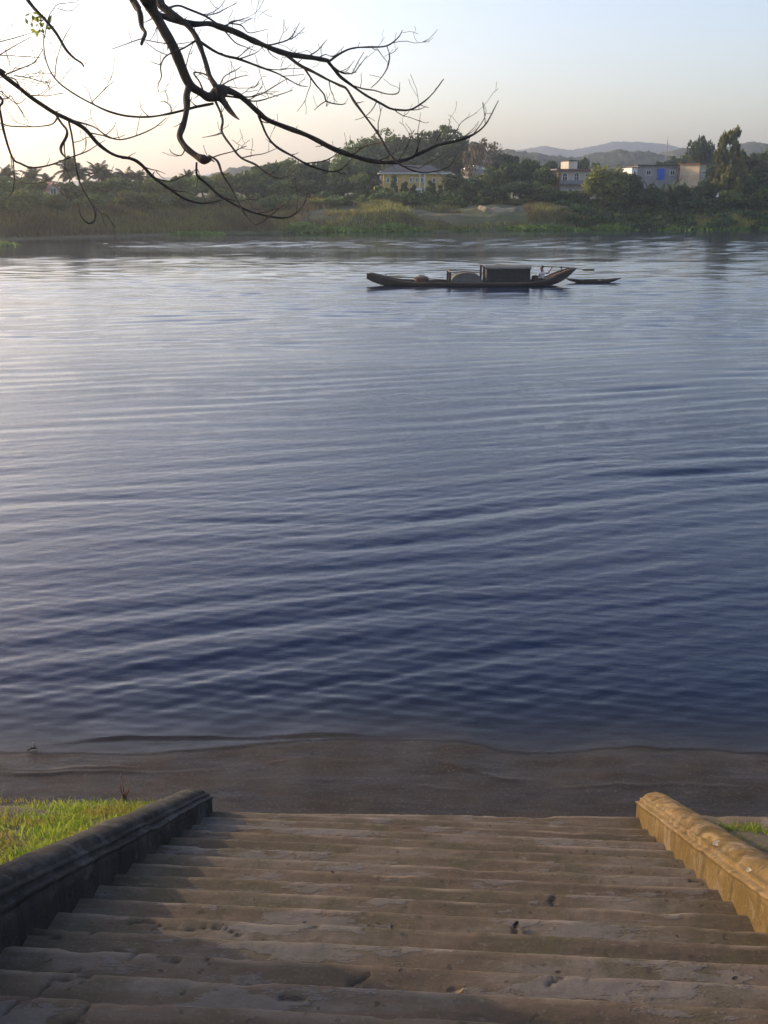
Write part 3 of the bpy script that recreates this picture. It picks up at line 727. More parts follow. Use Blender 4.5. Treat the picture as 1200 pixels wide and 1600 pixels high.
# ---- palms
def palm_proto(var):
    g = np.random.default_rng(500+var); H = 1.0
    tm = MB(); lean = .06*(var-1)
    tm.tube([(0, 0, -.05), (lean*.3, 0, .35), (lean, .01, .74)], [.022, .014, .012], 6)
    V = []; Fc = []; tone = []
    for i in range(17):
        a = i*2.399+g.random()*.4; el = 1.45-1.75*((i+.5)/17)+.15*g.normal()
        d = np.array([math.cos(a)*math.cos(el), math.sin(a)*math.cos(el), math.sin(el)]); p = np.array([lean, .01, .74]); ln = .32*(.8+.35*g.random())
        spine = [p.copy()]
        for k in range(9):
            d = d+np.array([0, 0, -.09-.02*k]); d /= np.linalg.norm(d); p = p+d*ln/9; spine.append(p.copy())
        spine = np.array(spine); side = np.cross(spine[-1]-spine[0], (0, 0, 1.0)); side /= np.linalg.norm(side)+1e-9
        tt = g.random()
        for k in np.linspace(.6, 8.9, 22):
            i0 = int(k); q = spine[i0]*(1-k+i0)+spine[i0+1]*(k-i0); td = spine[i0+1]-spine[i0]; td /= np.linalg.norm(td)
            l = .115*math.sin(math.pi*min(1, .18+k/9*.78))**.7
            for sg in (-1, 1):
                t_ = side*sg*.8+td*.55+np.array([0, 0, -.42-.2*g.random()]); t_ /= np.linalg.norm(t_); n = len(V)
                V += [q-td*.011, q+td*.011, q+t_*l+td*.004, q+t_*l-td*.004]; Fc.append((n, n+1, n+2, n+3)); tone += [np.clip(tt*.6+.4*g.random(), 0, 1)]*4
    e = empty('coconut_palm'); mk('crown', V, Fc, M['leaf_palm'], e, attrs={'tone': tone}); tm.build('trunk', M['farbark'], e)
    return [e, False]
PP = [palm_proto(i) for i in range(3)]
GP = ('feathery coconut palm rising above the hazy belt of trees on the left', 'palms above the left tree belt')
for i, (px, py, off, k) in enumerate([(14, 261, 34, 1), (-8, 266, 30, .9), (54, 264, 38, 1.0), (112, 249, 30, 1.1), (128, 254, 36, 1.1), (155, 254, 34, 1.1), (172, 264, 30, .9), (201, 262, 36, 1), (216, 266, 32, .95), (240, 271, 40, .8), (186, 273, 30, .8), (80, 273, 44, .8), (300, 268, 40, .8), (36, 272, 40, .8)]):
    Y = float(wl(wx(px, 160)))+off; b_ = float(bank_h(np.array(wx(px, Y)), np.array(Y)))
    put(PP[i % 3], px, Y, GP[0], 'palm', GP[1], pyt=py-1, width=8.0*k)
GQ = ('dark feathery palm on the far right bank near the flat roofed houses', 'palms on the right far bank')
for i, (px, py, Y) in enumerate([(1170, 240, 202), (1192, 250, 194), (1112, 262, 193), (1206, 268, 189)]):
    put(PP[(i+1) % 3], px, Y, GQ[0], 'palm', GQ[1], pyt=py, width=9)
# ---- banana plants
def banana_proto(var):
    g = np.random.default_rng(700+var); V = []; Fc = []; tone = []
    for i in range(9):
        a = i*2.399+g.random(); el = 1.35-.9*(i/9)+.1*g.normal(); d = np.array([math.cos(a)*math.cos(el), math.sin(a)*math.cos(el), math.sin(el)])
        p = np.array([0, 0, .42]); side = np.array([-math.sin(a), math.cos(a), 0]); ln = .58*(.8+.4*g.random()); tt = g.random(); n0 = len(V); K = 7
        for k in range(K+1):
            wdt = .085*math.sin(math.pi*min(1, (k/K)*.93+.05))**.6
            V += [p+side*wdt+np.array([0, 0, -.03]), p.copy(), p-side*wdt+np.array([0, 0, -.03])]; tone += [tt]*3
            d = d+np.array([0, 0, -.17]); d /= np.linalg.norm(d); p = p+d*ln/K
        for k in range(K):
            b_ = n0+k*3; Fc += [(b_, b_+1, b_+4, b_+3), (b_+1, b_+2, b_+5, b_+4)]
    e = empty('banana_plant'); mk('leaves', V, Fc, M['leaf_banana'], e, attrs={'tone': tone})
    tm = MB(); tm.tube([(0, 0, -.05), (.01, 0, .22), (0, 0, .45)], [.05, .042, .03], 7); tm.build('stem', M['leaf_mid'], e)
    return [e, False]
BP = [banana_proto(i) for i in range(3)]
GN = ('banana plant with broad arching leaves in front of the right bank houses', 'banana plants on the right far bank')
for i, (px, py, Y) in enumerate([(1012, 275, 190), (1030, 283, 188), (1048, 274, 191), (1004, 288, 186), (1070, 281, 189), (1090, 288, 187), (1112, 284, 188), (1130, 294, 186), (1152, 286, 188), (1176, 282, 189), (1196, 292, 187), (1024, 298, 185), (1060, 300, 185), (1100, 303, 185), (1144, 306, 185), (1182, 304, 185), (986, 300, 184), (1080, 310, 184), (1164, 300, 185), (898, 299, 184), (876, 298, 185)]):
    lab = GN if px > 950 else ('banana plant with broad leaves just below the arched house balcony', 'bananas below the balcony')
    put(BP[i % 3], px, Y, lab[0], 'banana plant', lab[1], pyt=py, width=4.6)
GN2 = ('pale leaved banana plant at left edge of the reed field', 'banana plants left of the reeds')
for i, (px, py, off) in enumerate([(4, 318, 12), (16, 315, 13), (28, 317, 12), (-12, 314, 13), (42, 320, 12)]):
    put(BP[i % 3], px, float(wl(wx(px, 140)))+off, GN2[0], 'banana plant', GN2[1], pyt=py, width=3.6)

# ---- ground cover of the far bank
def scat(n, g, xa, xb, va, vb, p=1.0):
    x = xa+(xb-xa)*g.random(n); v = va+(vb-va)*g.random(n)**p; y = wl(x)+v
    return x, v, y
def reeds(n, g):
    x, v, y = scat(n, g, -120, -6, .8, 18); k = x+4*fbm(v*.25, x*.1, 0, 83, 3) < -19+9*g.random(n)**.5; x, v, y = x[k], v[k], y[k]
    return np.stack([x, y, bank_h(x, y)-.05], -1)
V, F, t = blades(46000, reeds, (.35, 1.25), .13, .35, 21); tag(mk('reeds', V, F, M['reed'], attrs={'tone': t}), kind='stuff')
def bankgrass(n, g):
    x, v, y = scat(n, g, -20, 130, .5, 16); k = (fbm(x*.12, v*.2, 0, 81, 3) > -.45+.5*g.random(n)) & ~((x > wx(722, 175)) & (x < wx(822, 175)) & (v < 13) & (v > 1.6))
    x, y = x[k], y[k]
    return np.stack([x, y, bank_h(x, y)-.05], -1)
V, F, t = blades(90000, bankgrass, (.25, .9), .12, .5, 22); tag(mk('bank_grass', V, F, M['reed'], attrs={'tone': t}), kind='stuff')
def thicket():
    g = np.random.default_rng(31); P = []; D = []
    for i in range(720):
        x, v, y = [q[0] for q in scat(1, g, -150, 150, 13, 30)]
        if x < -15: v += 3; y += 3
        bz = float(bank_h(np.array(x), np.array(y))); r = .8+1.1*g.random(); n = 120
        d = g.normal(size=(n, 3)); d /= np.linalg.norm(d, axis=1)[:, None]; d[:, 2] = np.abs(d[:, 2])
        P.append(np.array([x, y, bz-.1])+d*(r*(.5+.6*g.random(n)))[:, None]*np.array([1.3, 1, 1.0+.5*g.random()])); D.append(d)
    P = np.concatenate(P); D = np.concatenate(D); V, F, _ = cards(P, D, .42, 1.7, g)
    tag(mk('thicket', V, F, M['leaf_mid'], attrs={'tone': tones(P, g, .35)}), kind='stuff')
thicket()
def overhang():
    g = np.random.default_rng(37); P = []; D = []
    for i in range(330):
        x = 30+95*g.random(); v = -.2+11*g.random()**1.3; y = wl(x)+v; bz = max(0, float(bank_h(np.array(x), np.array(y)))); r = .5+.8*g.random(); n = 90
        d = g.normal(size=(n, 3)); d /= np.linalg.norm(d, axis=1)[:, None]; d[:, 2] = np.abs(d[:, 2])
        P.append(np.array([x, y, bz])+d*(r*(.5+.6*g.random(n)))[:, None]*np.array([1.5, 1, 1.0])); D.append(d)
    P = np.concatenate(P); D = np.concatenate(D); V, F, _ = cards(P, D, .34, 1.7, g)
    tag(mk('bank_scrub', V, F, M['leaf_dark'], attrs={'tone': tones(P, g, .35)}), kind='stuff')
overhang()
def weeds():
    g = np.random.default_rng(41); P = []; D = []
    for (px, py, wm, dm, hh) in [(500, 349, 5, 2.2, 1.6), (528, 353, 6, 2, .8), (560, 354, 5, 1.5, .6), (612, 352, 6, 1.8, 1.3), (640, 355, 4, 1.2, .5), (700, 352, 3.5, 1, .5), (790, 351, 8, 2, .9), (825, 352, 6, 1.8, 1.0), (862, 354, 4, 1.2, .5),
                                 (905, 351, 6, 2.2, .9), (1010, 353, 8, 1.6, .6), (1045, 352, 6, 1.6, .6), (1085, 352, 5, 1.2, .5), (1165, 353, 6, 1.2, .4), (345, 357, 5, 1.5, .5), (300, 362, 4, 1.2, .4), (2, 382, 2.2, 1.6, .4)]:
        c = at_z(px, py, .1); c[1] = min(c[1], float(wl(c[0]))+.6) if px > 60 else c[1]; n = int(110*wm)
        u = g.normal(size=(n, 2))*.42; hz_ = hh*np.exp(-(u**2).sum(1))*g.random(n)
        P.append(np.stack([c[0]+u[:, 0]*wm*.8, c[1]+u[:, 1]*dm, .03+hz_], -1)); D.append(np.tile([0, -.3, .8], (n, 1)))
    P = np.concatenate(P); D = np.concatenate(D); V, F, _ = cards(P, D, .30, 1.8, g)
    tag(mk('water_weeds', V, F, M['weed'], attrs={'tone': tones(P, g, .5)}), kind='stuff')
weeds()

# ---- hills
def ridge(name, Y, prof, depth, mat, seed, bumpy, kind='structure'):
    px = np.array([p[0] for p in prof], float); py = np.array([p[1] for p in prof], float)
    xs_ = np.array([at_y(a, b_, Y)[0] for a, b_ in prof]); zs_ = np.array([at_y(a, b_, Y)[2] for a, b_ in prof])
    xs = np.linspace(xs_[0], xs_[-1], 420); top = np.interp(xs, xs_, zs_)
    vs = np.linspace(-1, 1, 40); X, Vv = np.meshgrid(xs, vs, indexing='xy'); T_ = np.repeat(top[None, :], len(vs), 0)
    pr = np.cos(Vv*math.pi/2)**1.3
    Yy = Y+Vv*depth
    Z = 3+(T_-3)*pr*(1+.05*fbm(X/60, Yy/60, 0, seed, 4)*(1-pr))+bumpy*fbm(X/5, Yy/5, 0, seed+1, 3)*pr
    tag(mk(name, np.stack([X, Yy, Z], -1).reshape(-1, 3), grid_faces(*X.shape), mat, smooth=bumpy < .5), kind=kind)
mh = simple('wooded_hill', (.020, .032, .014), (.050, .060, .026), .06, .95, 1.0, 3)
mm = simple('far_mountain', (.03, .04, .03), (.06, .06, .04), .02, .95, .6, 6)
ridge('hills', 640, [(300, 300), (340, 272), (372, 262), (410, 264), (440, 272), (490, 285), (560, 262), (640, 250), (720, 240), (790, 236), (830, 240), (865, 245), (890, 247), (920, 241), (960, 236), (1000, 238), (1030, 243), (1080, 262), (1120, 290)], 110, mh, 301, 1.2)
ridge('hills', 820, [(960, 290), (1000, 262), (1040, 238), (1075, 232), (1110, 240), (1150, 226), (1172, 222), (1200, 227), (1260, 236), (1340, 246), (1500, 270)], 120, mh, 303, 1.2)
ridge('mountains', 1900, [(-300, 285), (-100, 279), (100, 284), (300, 276), (380, 266), (460, 274), (600, 262), (720, 244), (790, 236), (815, 234), (850, 228), (890, 235), (925, 229), (960, 221), (1000, 222), (1040, 226), (1080, 236), (1140, 243), (1250, 236), (1400, 255), (1600, 285)], 180, mm, 305, 1.0)

# ------------------------------------------------------------------ houses on the far bank
def wallmat(name, c1, c2): return simple(name, c1, c2, .9, .9, .25, .02)
M['yellow'] = wallmat('yellow_wash', (.52, .36, .10), (.66, .49, .17)); M['cream'] = wallmat('cream_wash', (.50, .44, .36), (.62, .55, .45))
M['greyw'] = wallmat('grey_render', (.24, .24, .25), (.34, .33, .33)); M['beige'] = wallmat('beige_render', (.46, .37, .24), (.58, .48, .33))
M['white'] = wallmat('white_paint', (.70, .69, .66), (.82, .81, .78)); M['roofdark'] = wallmat('slate_roof', (.028, .030, .040), (.055, .058, .068))
M['rooftile'] = simple('tile_roof', (.30, .13, .09), (.42, .22, .16), 1.5, .9, .4, .03); M['blue'] = wallmat('blue_paint', (.03, .10, .55), (.04, .13, .62))
M['balcony'] = wallmat('balcony_grey', (.20, .19, .19), (.28, .26, .26)); M['redbrown'] = wallmat('redbrown_paint', (.18, .07, .05), (.26, .11, .08))
m, nt, b = newmat('dark_glass'); b.inputs['Base Color'].default_value = (.02, .025, .03, 1); b.inputs['Roughness'].default_value = .12; M['glass'] = m
m, nt, b = newmat('steel'); b.inputs['Base Color'].default_value = (.16, .14, .14, 1); b.inputs['Roughness'].default_value = .5; b.inputs['Metallic'].default_value = .6; M['steel'] = m
def pxm(px, Y): return px*Y*math.cos(PITCH)/FPX
def house(name, px, Y, rz, label, cat='house'):
    x = wx(px, Y); e = empty(name, (x, Y, float(bank_h(np.array(x), np.array(Y)))-.2), rz); return tag(e, label, cat)
def zl(e, px, py): return ztop(px, py, e.location.y)-e.location.z
def window(parent, x, z, w_, h_, y, framemat, arch=False, cat='window'):
    """y = wall face (front, -y outward)"""
    f = MB(); t = .10
    if arch:
        n = 9; A = [(w_/2*math.cos(a), h_-w_/2+w_/2*math.sin(a)) for a in np.linspace(0, math.pi, n)]
        ins = [(w_/2-.0, 0)]+A+[(-w_/2, 0)]; o = .16
        Ao = [((w_/2+o)*math.cos(a), h_-w_/2+(w_/2+o)*math.sin(a)) for a in np.linspace(0, math.pi, n)]
        out = [(w_/2+o, -.12)]+Ao+[(-w_/2-o, -.12)]
        V = []; Fc = []
        for q, yy in ((out, y-.09), (ins, y-.09), (ins, y+.02), (out, y+.02)): V += [(x+a, yy, z+b_) for a, b_ in q]
        k = len(out)
        for i in range(k-1):
            Fc += [(i, i+1, k+i+1, k+i), (k+i, k+i+1, 2*k+i+1, 2*k+i), (3*k+i, i, i+1, 3*k+i+1)]
        f.add(V, Fc); f.box((x, y-.03, z+.02), (w_, .1, .06)); f.box((x, y-.02, z+h_*.48), (.06, .06, h_*.92)); f.box((x, y-.025, z+h_*.62), (w_*.98, .05, .06))
        pane = MB(); pane.prism([(x+a*.995, z+b_*.995+.01) for a, b_ in ins], 'y', y-.012, y-.004) if False else None
        P_ = [(x+a*.99, y-.012, z+.01+b_*.985) for a, b_ in ins]; pane.add(P_+[(p[0], p[1]+.02, p[2]) for p in P_], [tuple(range(len(P_)))])
    else:
        for (cx, cz, dx, dz) in ((x-w_/2, z+h_/2, t, h_+t), (x+w_/2, z+h_/2, t, h_+t), (x, z+h_, w_-t, t), (x, z, w_+.25, t), (x, z+h_/2, .05, h_-t)): f.box((cx, y-.05, cz), (dx, .12, dz))
        pane = MB(); pane.box((x, y-.015, z+h_/2), (w_-.02, .03, h_-.02))
    wo = f.build(cat, framemat, parent); pane.build('pane', M['glass'], wo); return wo
# yellow house with a dark hipped roof
Y = 201; e = house('yellow_house', 645, Y, R_(3), 'long yellow house with dark hipped roof half hidden by conifers')
W_ = pxm(92, Y); dp = 7.0; ze = zl(e, 645, 271.5); zr = zl(e, 645, 257)
mb = MB(); mb.box((0, dp/2, ze/2), (W_, dp, ze)); mb.build('wall', M['yellow'], e)
o_ = .9; mb = MB(); mb.add([(-W_/2-o_, -o_, ze+.18), (W_/2+o_, -o_, ze+.18), (W_/2+o_, dp+o_, ze+.18), (-W_/2-o_, dp+o_, ze+.18), (-W_/2+2.2, dp/2, zr), (W_/2-2.2, dp/2, zr)],
    [(0, 1, 5, 4), (1, 2, 5), (2, 3, 4, 5), (3, 0, 4), (3, 2, 1, 0)])
mb.build('roof', M['roofdark'], e)
mb = MB(); mb.box((0, dp/2, ze+.09), (W_+2*o_+.1, dp+2*o_+.1, .16)); mb.build('eave', M['white'], e)
k1 = W_/92
for px in (642, 650.5, 659): window(e, (px-645)*k1, zl(e, px, 284.5), 3.2*k1*1.2, zl(e, px, 277.5)-zl(e, px, 284.5), 0, M['white'])
for px in (618, 606, 678): window(e, (px-645)*k1, zl(e, px, 285), .55, .8, 0, M['white'])
mb = MB(); mb.box((9.5*k1, -.05, 1.25), (1.1, .1, 2.5)); mb.build('door', M['white'], e)
for px in (655, 663): mb = MB(); mb.tube([((px-645)*k1, -.7, 0), ((px-645)*k1, -.7, ze+.02)], .10, 8); mb.build('column', M['white'], e)
# pale gable among the trees
Y = 214; e = house('gabled_shed', 739, Y, R_(28), 'small shed with bright pale gabled roof among dark trees')
zt_ = zl(e, 739, 258); ze = zl(e, 739, 264.5); mb = MB(); mb.box((0, 0, ze/2), (2.6, 4, ze)); mb.build('wall', M['greyw'], e)
mb = MB(); mb.add([(-1.6, -2.2, ze-.05), (0, -2.2, zt_), (1.6, -2.2, ze-.05), (-1.6, 2.2, ze-.05), (0, 2.2, zt_), (1.6, 2.2, ze-.05)], [(0, 1, 4, 3), (1, 2, 5, 4), (0, 2, 1), (3, 4, 5), (0, 3, 5, 2)]); mb.build('roof', M['white'], e)
# arched house: two storeys, balcony, flat roof and stair turret
Y = 199; e = house('arched_house', 893, Y, R_(20), 'cream two storey house with arched windows, flat roof and stair turret')
k1 = pxm(1, Y); zf = zl(e, 893, 286); zt_ = zl(e, 893, 266.5); W_ = 58*k1/math.cos(R_(22)); x0 = -25*k1
mb = MB(); mb.box((x0+W_/2, 3.2, zt_/2), (W_, 6.4, zt_)); mb.build('wall', M['cream'], e)
mb = MB(); mb.box((x0+W_/2-.3, 2.9, zt_+.14), (W_+1.9, 8.2, .26)); mb.build('roof', M['balcony'], e)
mb = MB(); mb.box((x0+W_/2-.3, -1.21, zt_+.12), (W_+1.94, .06, .24)); mb.build('fascia', M['redbrown'], e)
mb = MB(); mb.box((x0+W_/2, -.65, zf-.14), (W_+.9, 1.3, .22)); mb.box((x0+W_/2, -1.24, zf+.22), (W_+.9, .12, .5))
for q in np.linspace(0, W_+.7, 9): mb.box((x0-.35+q, -1.24, zf+.5), (.16, .17, .14))
mb.build('balcony', M['balcony'], e)
mb = MB(); mb.box((x0-.55, -1.1, zt_/2), (.34, .34, zt_-.02)); mb.build('column', M['redbrown'], e)
for q in (877, 896, 914.5): window(e, (q-893)*k1/math.cos(R_(22))+.25, zf+.02, .95, (zl(e, q, 270.5)-zl(e, q, 286)), 0, M['white'], True)
zt2 = zl(e, 895, 251.5); mb = MB(); mb.box((1.0, 3.6, (zt_+zt2)/2+.14), (1.9, 3.0, zt2-zt_-.27)); tr_ = mb.build('turret', M['cream'], e)
mb = MB(); mb.box((1.1, 3.6, zt2+.10), (2.3, 3.4, .18)); mb.build('turret_roof', M['roofdark'], tr_)
for q in (880, 904): window(e, (q-893)*k1, .9, 1.0, 1.6, 0, M['white'])
mb = MB(); mb.box((0, -.05, 1.05), (1.0, .12, 2.1)); mb.build('door', M['redbrown'], e)
# long grey house with the blue door
Y = 208; k1 = pxm(1, Y); e = house('grey_house', 1020, Y, R_(9), 'long grey flat roofed house with bright blue door')
zt_ = zl(e, 1020, 259); W_ = 66*k1; mb = MB(); mb.box((3*k1, 3, zt_/2), (W_, 6, zt_)); mb.build('wall', M['greyw'], e)
zlow = zl(e, 985, 262); mb = MB(); mb.box((-34*k1-.1, 2.6, zlow/2), (9*k1, 5.2, zlow)); mb.build('end_room', M['white'], e)
mb = MB(); mb.box((3*k1, 2.85, zt_+.10), (W_+.5, 6.8, .18)); mb.build('roof', M['roofdark'], e)
mb = MB(); mb.box((-34*k1-.1, 2.5, zlow+.07), (9*k1+.3, 5.5, .13)); mb.build('end_roof', M['roofdark'], e)
zb = zl(e, 1028, 281); zd = zl(e, 1028, 263.5); mb = MB(); mb.box((8*k1, -.06, (zb+zd)/2), (12*k1, .12, zd-zb))
for q in (-.5, -.17, .17, .5): mb.box((8*k1+q*1.25, -.135, (zb+zd)/2), (.05, .04, zd-zb-.1))
dd = mb.build('door', M['blue'], e); mb = MB(); mb.tube([(8*k1+.5, -.19, zb+1.0), (8*k1+.5, -.19, zb+1.25)], .025, 6); mb.build('handle', M['steel'], dd)
window(e, -12*k1, zb+.9, 1.0, .9, 0, M['white']); window(e, 27*k1, zb+.9, 1.0, .9, 0, M['white'])
# beige cube house, corner towards the river
Y = 205; k1 = pxm(1, Y); e = house('beige_house', 1087, Y, R_(33), 'beige flat roofed cube house with its corner towards the river')
zt_ = zl(e, 1087, 257); w1 = 24*k1/math.sin(R_(33))*.66; w2 = 15*k1/math.cos(R_(33))
e.rotation_euler[2] = R_(47); wa, wb = 15*k1/math.cos(R_(47)), 24*k1/math.sin(R_(47))
mb = MB(); mb.box((wa/2, wb/2, zt_/2), (wa, wb, zt_)); mb.build('wall', M['beige'], e)
mb = MB(); mb.box((wa/2, wb/2, zt_+.10), (wa+.7, wb+.7, .18)); mb.build('roof', M['redbrown'], e)
mb = MB(); mb.box((wa/2, wb/2, zl(e, 1087, 273)), (wa+.12, wb+.12, .16)); mb.build('string_course', M['cream'], e)
window(e, wa*.5, zt_-2.2, .8, 1.0, 0, M['white'])
# pink roofed house in the haze
Y = float(wl(wx(86, 160)))+22; k1 = pxm(1, Y); e = house('pink_house', 86, Y, R_(38), 'small hazy house with pinkish gabled end among the palms')
zt_ = zl(e, 86, 284); ze = zl(e, 86, 297); a_ = 9*k1*1.3
mb = MB(); mb.prism([(-a_, 0), (a_, 0), (a_, ze), (0, zt_-.2), (-a_, ze)], 'y', 0, 6); mb.build('wall', wallmat('pink_wash', (.50, .34, .28), (.60, .42, .35)), e)
mb = MB(); q = [(-a_-.5, ze-.45), (0, zt_), (a_+.5, ze-.45), (a_+.5, ze-.62), (0, zt_-.19), (-a_-.5, ze-.62)]
mb.prism(q, 'y', -.5, 6.5); mb.build('roof', M['rooftile'], e); window(e, 0, ze-.7, .9, 1.0, 0, M['white'])
# lattice mast on the skyline
Y = 430; e = empty('radio_mast', (wx(1034, Y), Y, 6.0)); tag(e, 'thin lattice radio mast on the skyline in front of the hills', 'mast')
H = ztop(1034, 212, Y)-6; mb = MB(); mb2 = MB()
for i in range(3):
    a = i*2.094; mb.tube([(.8*math.cos(a), .8*math.sin(a), 0), (.14*math.cos(a), .14*math.sin(a), H*.93)], .045, 5)
for k in range(26):
    z1, z2 = H*.93*k/26, H*.93*(k+1)/26; f1, f2 = .8-.66*k/26, .8-.66*(k+1)/26
    for i in range(3): a, c_ = i*2.094, (i+1)*2.094; mb2.tube([(f1*math.cos(a), f1*math.sin(a), z1), (f2*math.cos(c_), f2*math.sin(c_), z2)], .025, 4)
mb.build('legs', M['steel'], e); mb2.build('bracing', M['steel'], e); mb = MB(); mb.tube([(0, 0, H*.9), (0, 0, H)], .05, 5)
for z in (.8, .86): mb.box((.2, 0, H*z), (.3, .2, .8), .4)
mb.build('antenna', M['steel'], e)
# things at the far water's edge
def cloth():
    Y = 184.5; x = wx(1119, Y); z0 = ztop(1119, 308, Y); z1 = ztop(1119, 301.5, Y)
    U, Vv = np.meshgrid(np.linspace(-1, 1, 15), np.linspace(0, 1, 17), indexing='xy')
    X = x+U*(.10+.15*Vv)*1.0+.05*np.sin(Vv*5); Yy = Y+.10*np.sin(U*7+Vv*2)*(.3+Vv); Z = z1+(z0-z1)*Vv-.12*np.abs(U)*(1-Vv)
    V = np.stack([X, Yy, Z], -1).reshape(-1, 3); V2 = V+np.array([0, .03, 0]); f = grid_faces(17, 15)
    o = mk('white_cloth', np.concatenate([V, V2]), np.concatenate([f, f[:, ::-1]+255]), M['white'], smooth=True)
    tag(o, 'small white cloth hanging among banana plants on right far bank', 'cloth')
cloth()

# ------------------------------------------------------------------ the sampan
def wood(name, c1, c2): return simple(name, c1, c2, 2.2, .75, .4, .02, (.25, 3, 3))
M['hull'] = wood('tarred_wood', (.020, .016, .014), (.055, .042, .034)); M['deckw'] = wood('deck_wood', (.075, .052, .036), (.14, .10, .07)); M['redwood'] = wood('red_wood', (.055, .022, .016), (.10, .04, .028))
M['pole'] = wood('bamboo', (.10, .075, .04), (.18, .14, .08)); M['mat'] = simple('woven_mat', (.085, .082, .074), (.145, .138, .122), 9, .9, .6, .02, (1, 1, 2.5)); M['thatch'] = simple('dark_matting', (.022, .020, .019), (.052, .046, .042), 6, .9, .7, .03, (1, 1, 6))
BY = 71.0; K = BY*math.cos(PITCH)/FPX+CAMH*math.sin(PITCH)/FPX
bx0 = wx(573, BY); bx0 = at_z(573, 446, 0)[0]; BY = at_z(573, 446, 0)[1]
def bz(py): return (446-py)*K*1.02
boat = empty('sampan', (bx0, BY, 0), R_(1.5)); tag(boat, 'long dark wooden sampan with roofed cabin carrying a rower', 'boat')
def lx(px): return (px-573)*K
SX = [573, 577, 585, 600, 620, 650, 690, 740, 790, 820, 845, 860, 872, 882, 889]
SHEER = [429, 427.5, 430, 434, 438.6, 441, 441, 441.8, 441.8, 441, 437.5, 430, 425.5, 422.5, 421]
KEEL = [436, 438.5, 442, 446.5, 448, 449, 449.5, 450, 450, 449.5, 447.5, 444.5, 439, 431, 424]
BEAM = [.42, .45, .52, .62, .74, .86, .95, 1.0, 1.0, .95, .85, .74, .62, .48, .34]
def hull(name, SX, SHEER, KEEL, BEAM, par, mat, ths=.05):
    xs = np.linspace(SX[0], SX[-1], 60); sh = np.interp(xs, SX, SHEER); ke = np.interp(xs, SX, KEEL); be = np.interp(xs, SX, BEAM)
    ker = np.array([1, 2, 1.])/4
    for _ in range(2): sh[1:-1] = np.convolve(sh, ker, 'valid'); ke[1:-1] = np.convolve(ke, ker, 'valid'); be[1:-1] = np.convolve(be, ker, 'valid')
    sec = [(-1, 1), (-1.02, .85), (-.93, .5), (-.72, .15), (-.35, 0), (0, -.03), (.35, 0), (.72, .15), (.93, .5), (1.02, .85), (1, 1)]
    V = []
    for s_, f in ((1, 0), (-1, ths)):
        for x, a, k, b_ in zip(xs, sh, ke, be):
            zt, zk = bz(a), bz(k)
            for (u, v) in sec: V.append((lx(x), u*(b_-f), zk+f*.9+(zt-zk-f*.9)*v))
    n, mm_ = len(xs), len(sec); f1 = grid_faces(n, mm_); f2 = f1[:, ::-1]+n*mm_; Fc = [tuple(q) for q in f1]+[tuple(q) for q in f2]
    for i in range(n-1):
        for j in (0, mm_-1): Fc.append((i*mm_+j, (i+1)*mm_+j, n*mm_+(i+1)*mm_+j, n*mm_+i*mm_+j))
    for i in (0, n-1):
        Fc.append(tuple(i*mm_+j for j in range(mm_))); Fc.append(tuple(n*mm_+i*mm_+j for j in range(mm_)))
        Fc.append((i*mm_, i*mm_+mm_-1, n*mm_+i*mm_+mm_-1, n*mm_+i*mm_))
    return mk(name, V, Fc, mat, par, smooth=False), (xs, sh, ke, be)
h_, (hx, hs, hk, hb) = hull('hull', SX, SHEER, KEEL, BEAM, boat, M['hull'])
mb = MB()
for sgn in (-1, 1): mb.tube([(lx(x), sgn*(b_-.01), bz(a)+.02) for x, a, b_ in zip(hx[1:-1], hs[1:-1], hb[1:-1])], .045, 6)
mb.build('gunwale', M['deckw'], boat)
mb = MB()
for x in np.arange(582, 690, 4.2):
    b_ = np.interp(x, hx, hb)-.07; z = bz(np.interp(x, hx, hs)+2.2); mb.box((lx(x), 0, z), (4.0*K, 2*b_*.97, .04))
mb.build('deck', M['deckw'], boat)
mb = MB()
for x in np.arange(848, 884, 4.0):
    b_ = np.interp(x, hx, hb)-.08; z = bz(np.interp(x, hx, hs)+1.0); mb.box((lx(x), 0, z), (3.8*K, 2*b_*.97, .04))
mb.build('stern_deck', M['redwood'], boat)
mb = MB(); mb.box((lx(832), 0, .015), (26*K, 1.3, .04)); mb.box((lx(842), 0, .20), (.30, 1.5, .05)); mb.build('thwart', M['deckw'], boat)
for px, ytop in ((697.5, 425.5), (748, 417.5)):
    for sgn in (-1, 1): mb = MB(); mb.box((lx(px), sgn*.86, (bz(ytop)+.05)/2), (.17 if px < 700 else .14, .14, bz(ytop)-.05), 0, .02); mb.build('post', M['hull'], boat)
mb = MB()
for sgn in (-1, 1): mb.tube([(lx(696), sgn*.86, bz(426)), (lx(722), sgn*.86, bz(425)), (lx(747), sgn*.86, bz(426))], .035, 6)
mb.tube([(lx(697.5), -.9, bz(425.6)), (lx(697.5), .9, bz(425.6))], .035, 6); mb.build('rail', M['pole'], boat)
def dome():
    n = 22; A = np.linspace(0, math.pi, n); xc, xr = lx(723), 23.2*K; zt = bz(427.2)-.15; W2 = .84
    V = []; 
    for y in np.linspace(-W2, W2, 9):
        for a in A: V.append((xc-xr*math.cos(a), y, .15+zt*abs(math.sin(a))**.75+.012*math.sin(y*23)))
    Fc = [tuple(q) for q in grid_faces(9, n)]; Fc += [tuple(range(n-1, -1, -1)), tuple(8*n+i for i in range(n))]
    o = mk('awning', V, Fc, M['mat'], boat)
    mb = MB()
    for y in (-W2-.01, W2+.01): mb.tube([(xc-xr*math.cos(a), y, .15+zt*abs(math.sin(a))**.75) for a in A], .03, 6)
    mb.build('hoop', M['pole'], o)
dome()
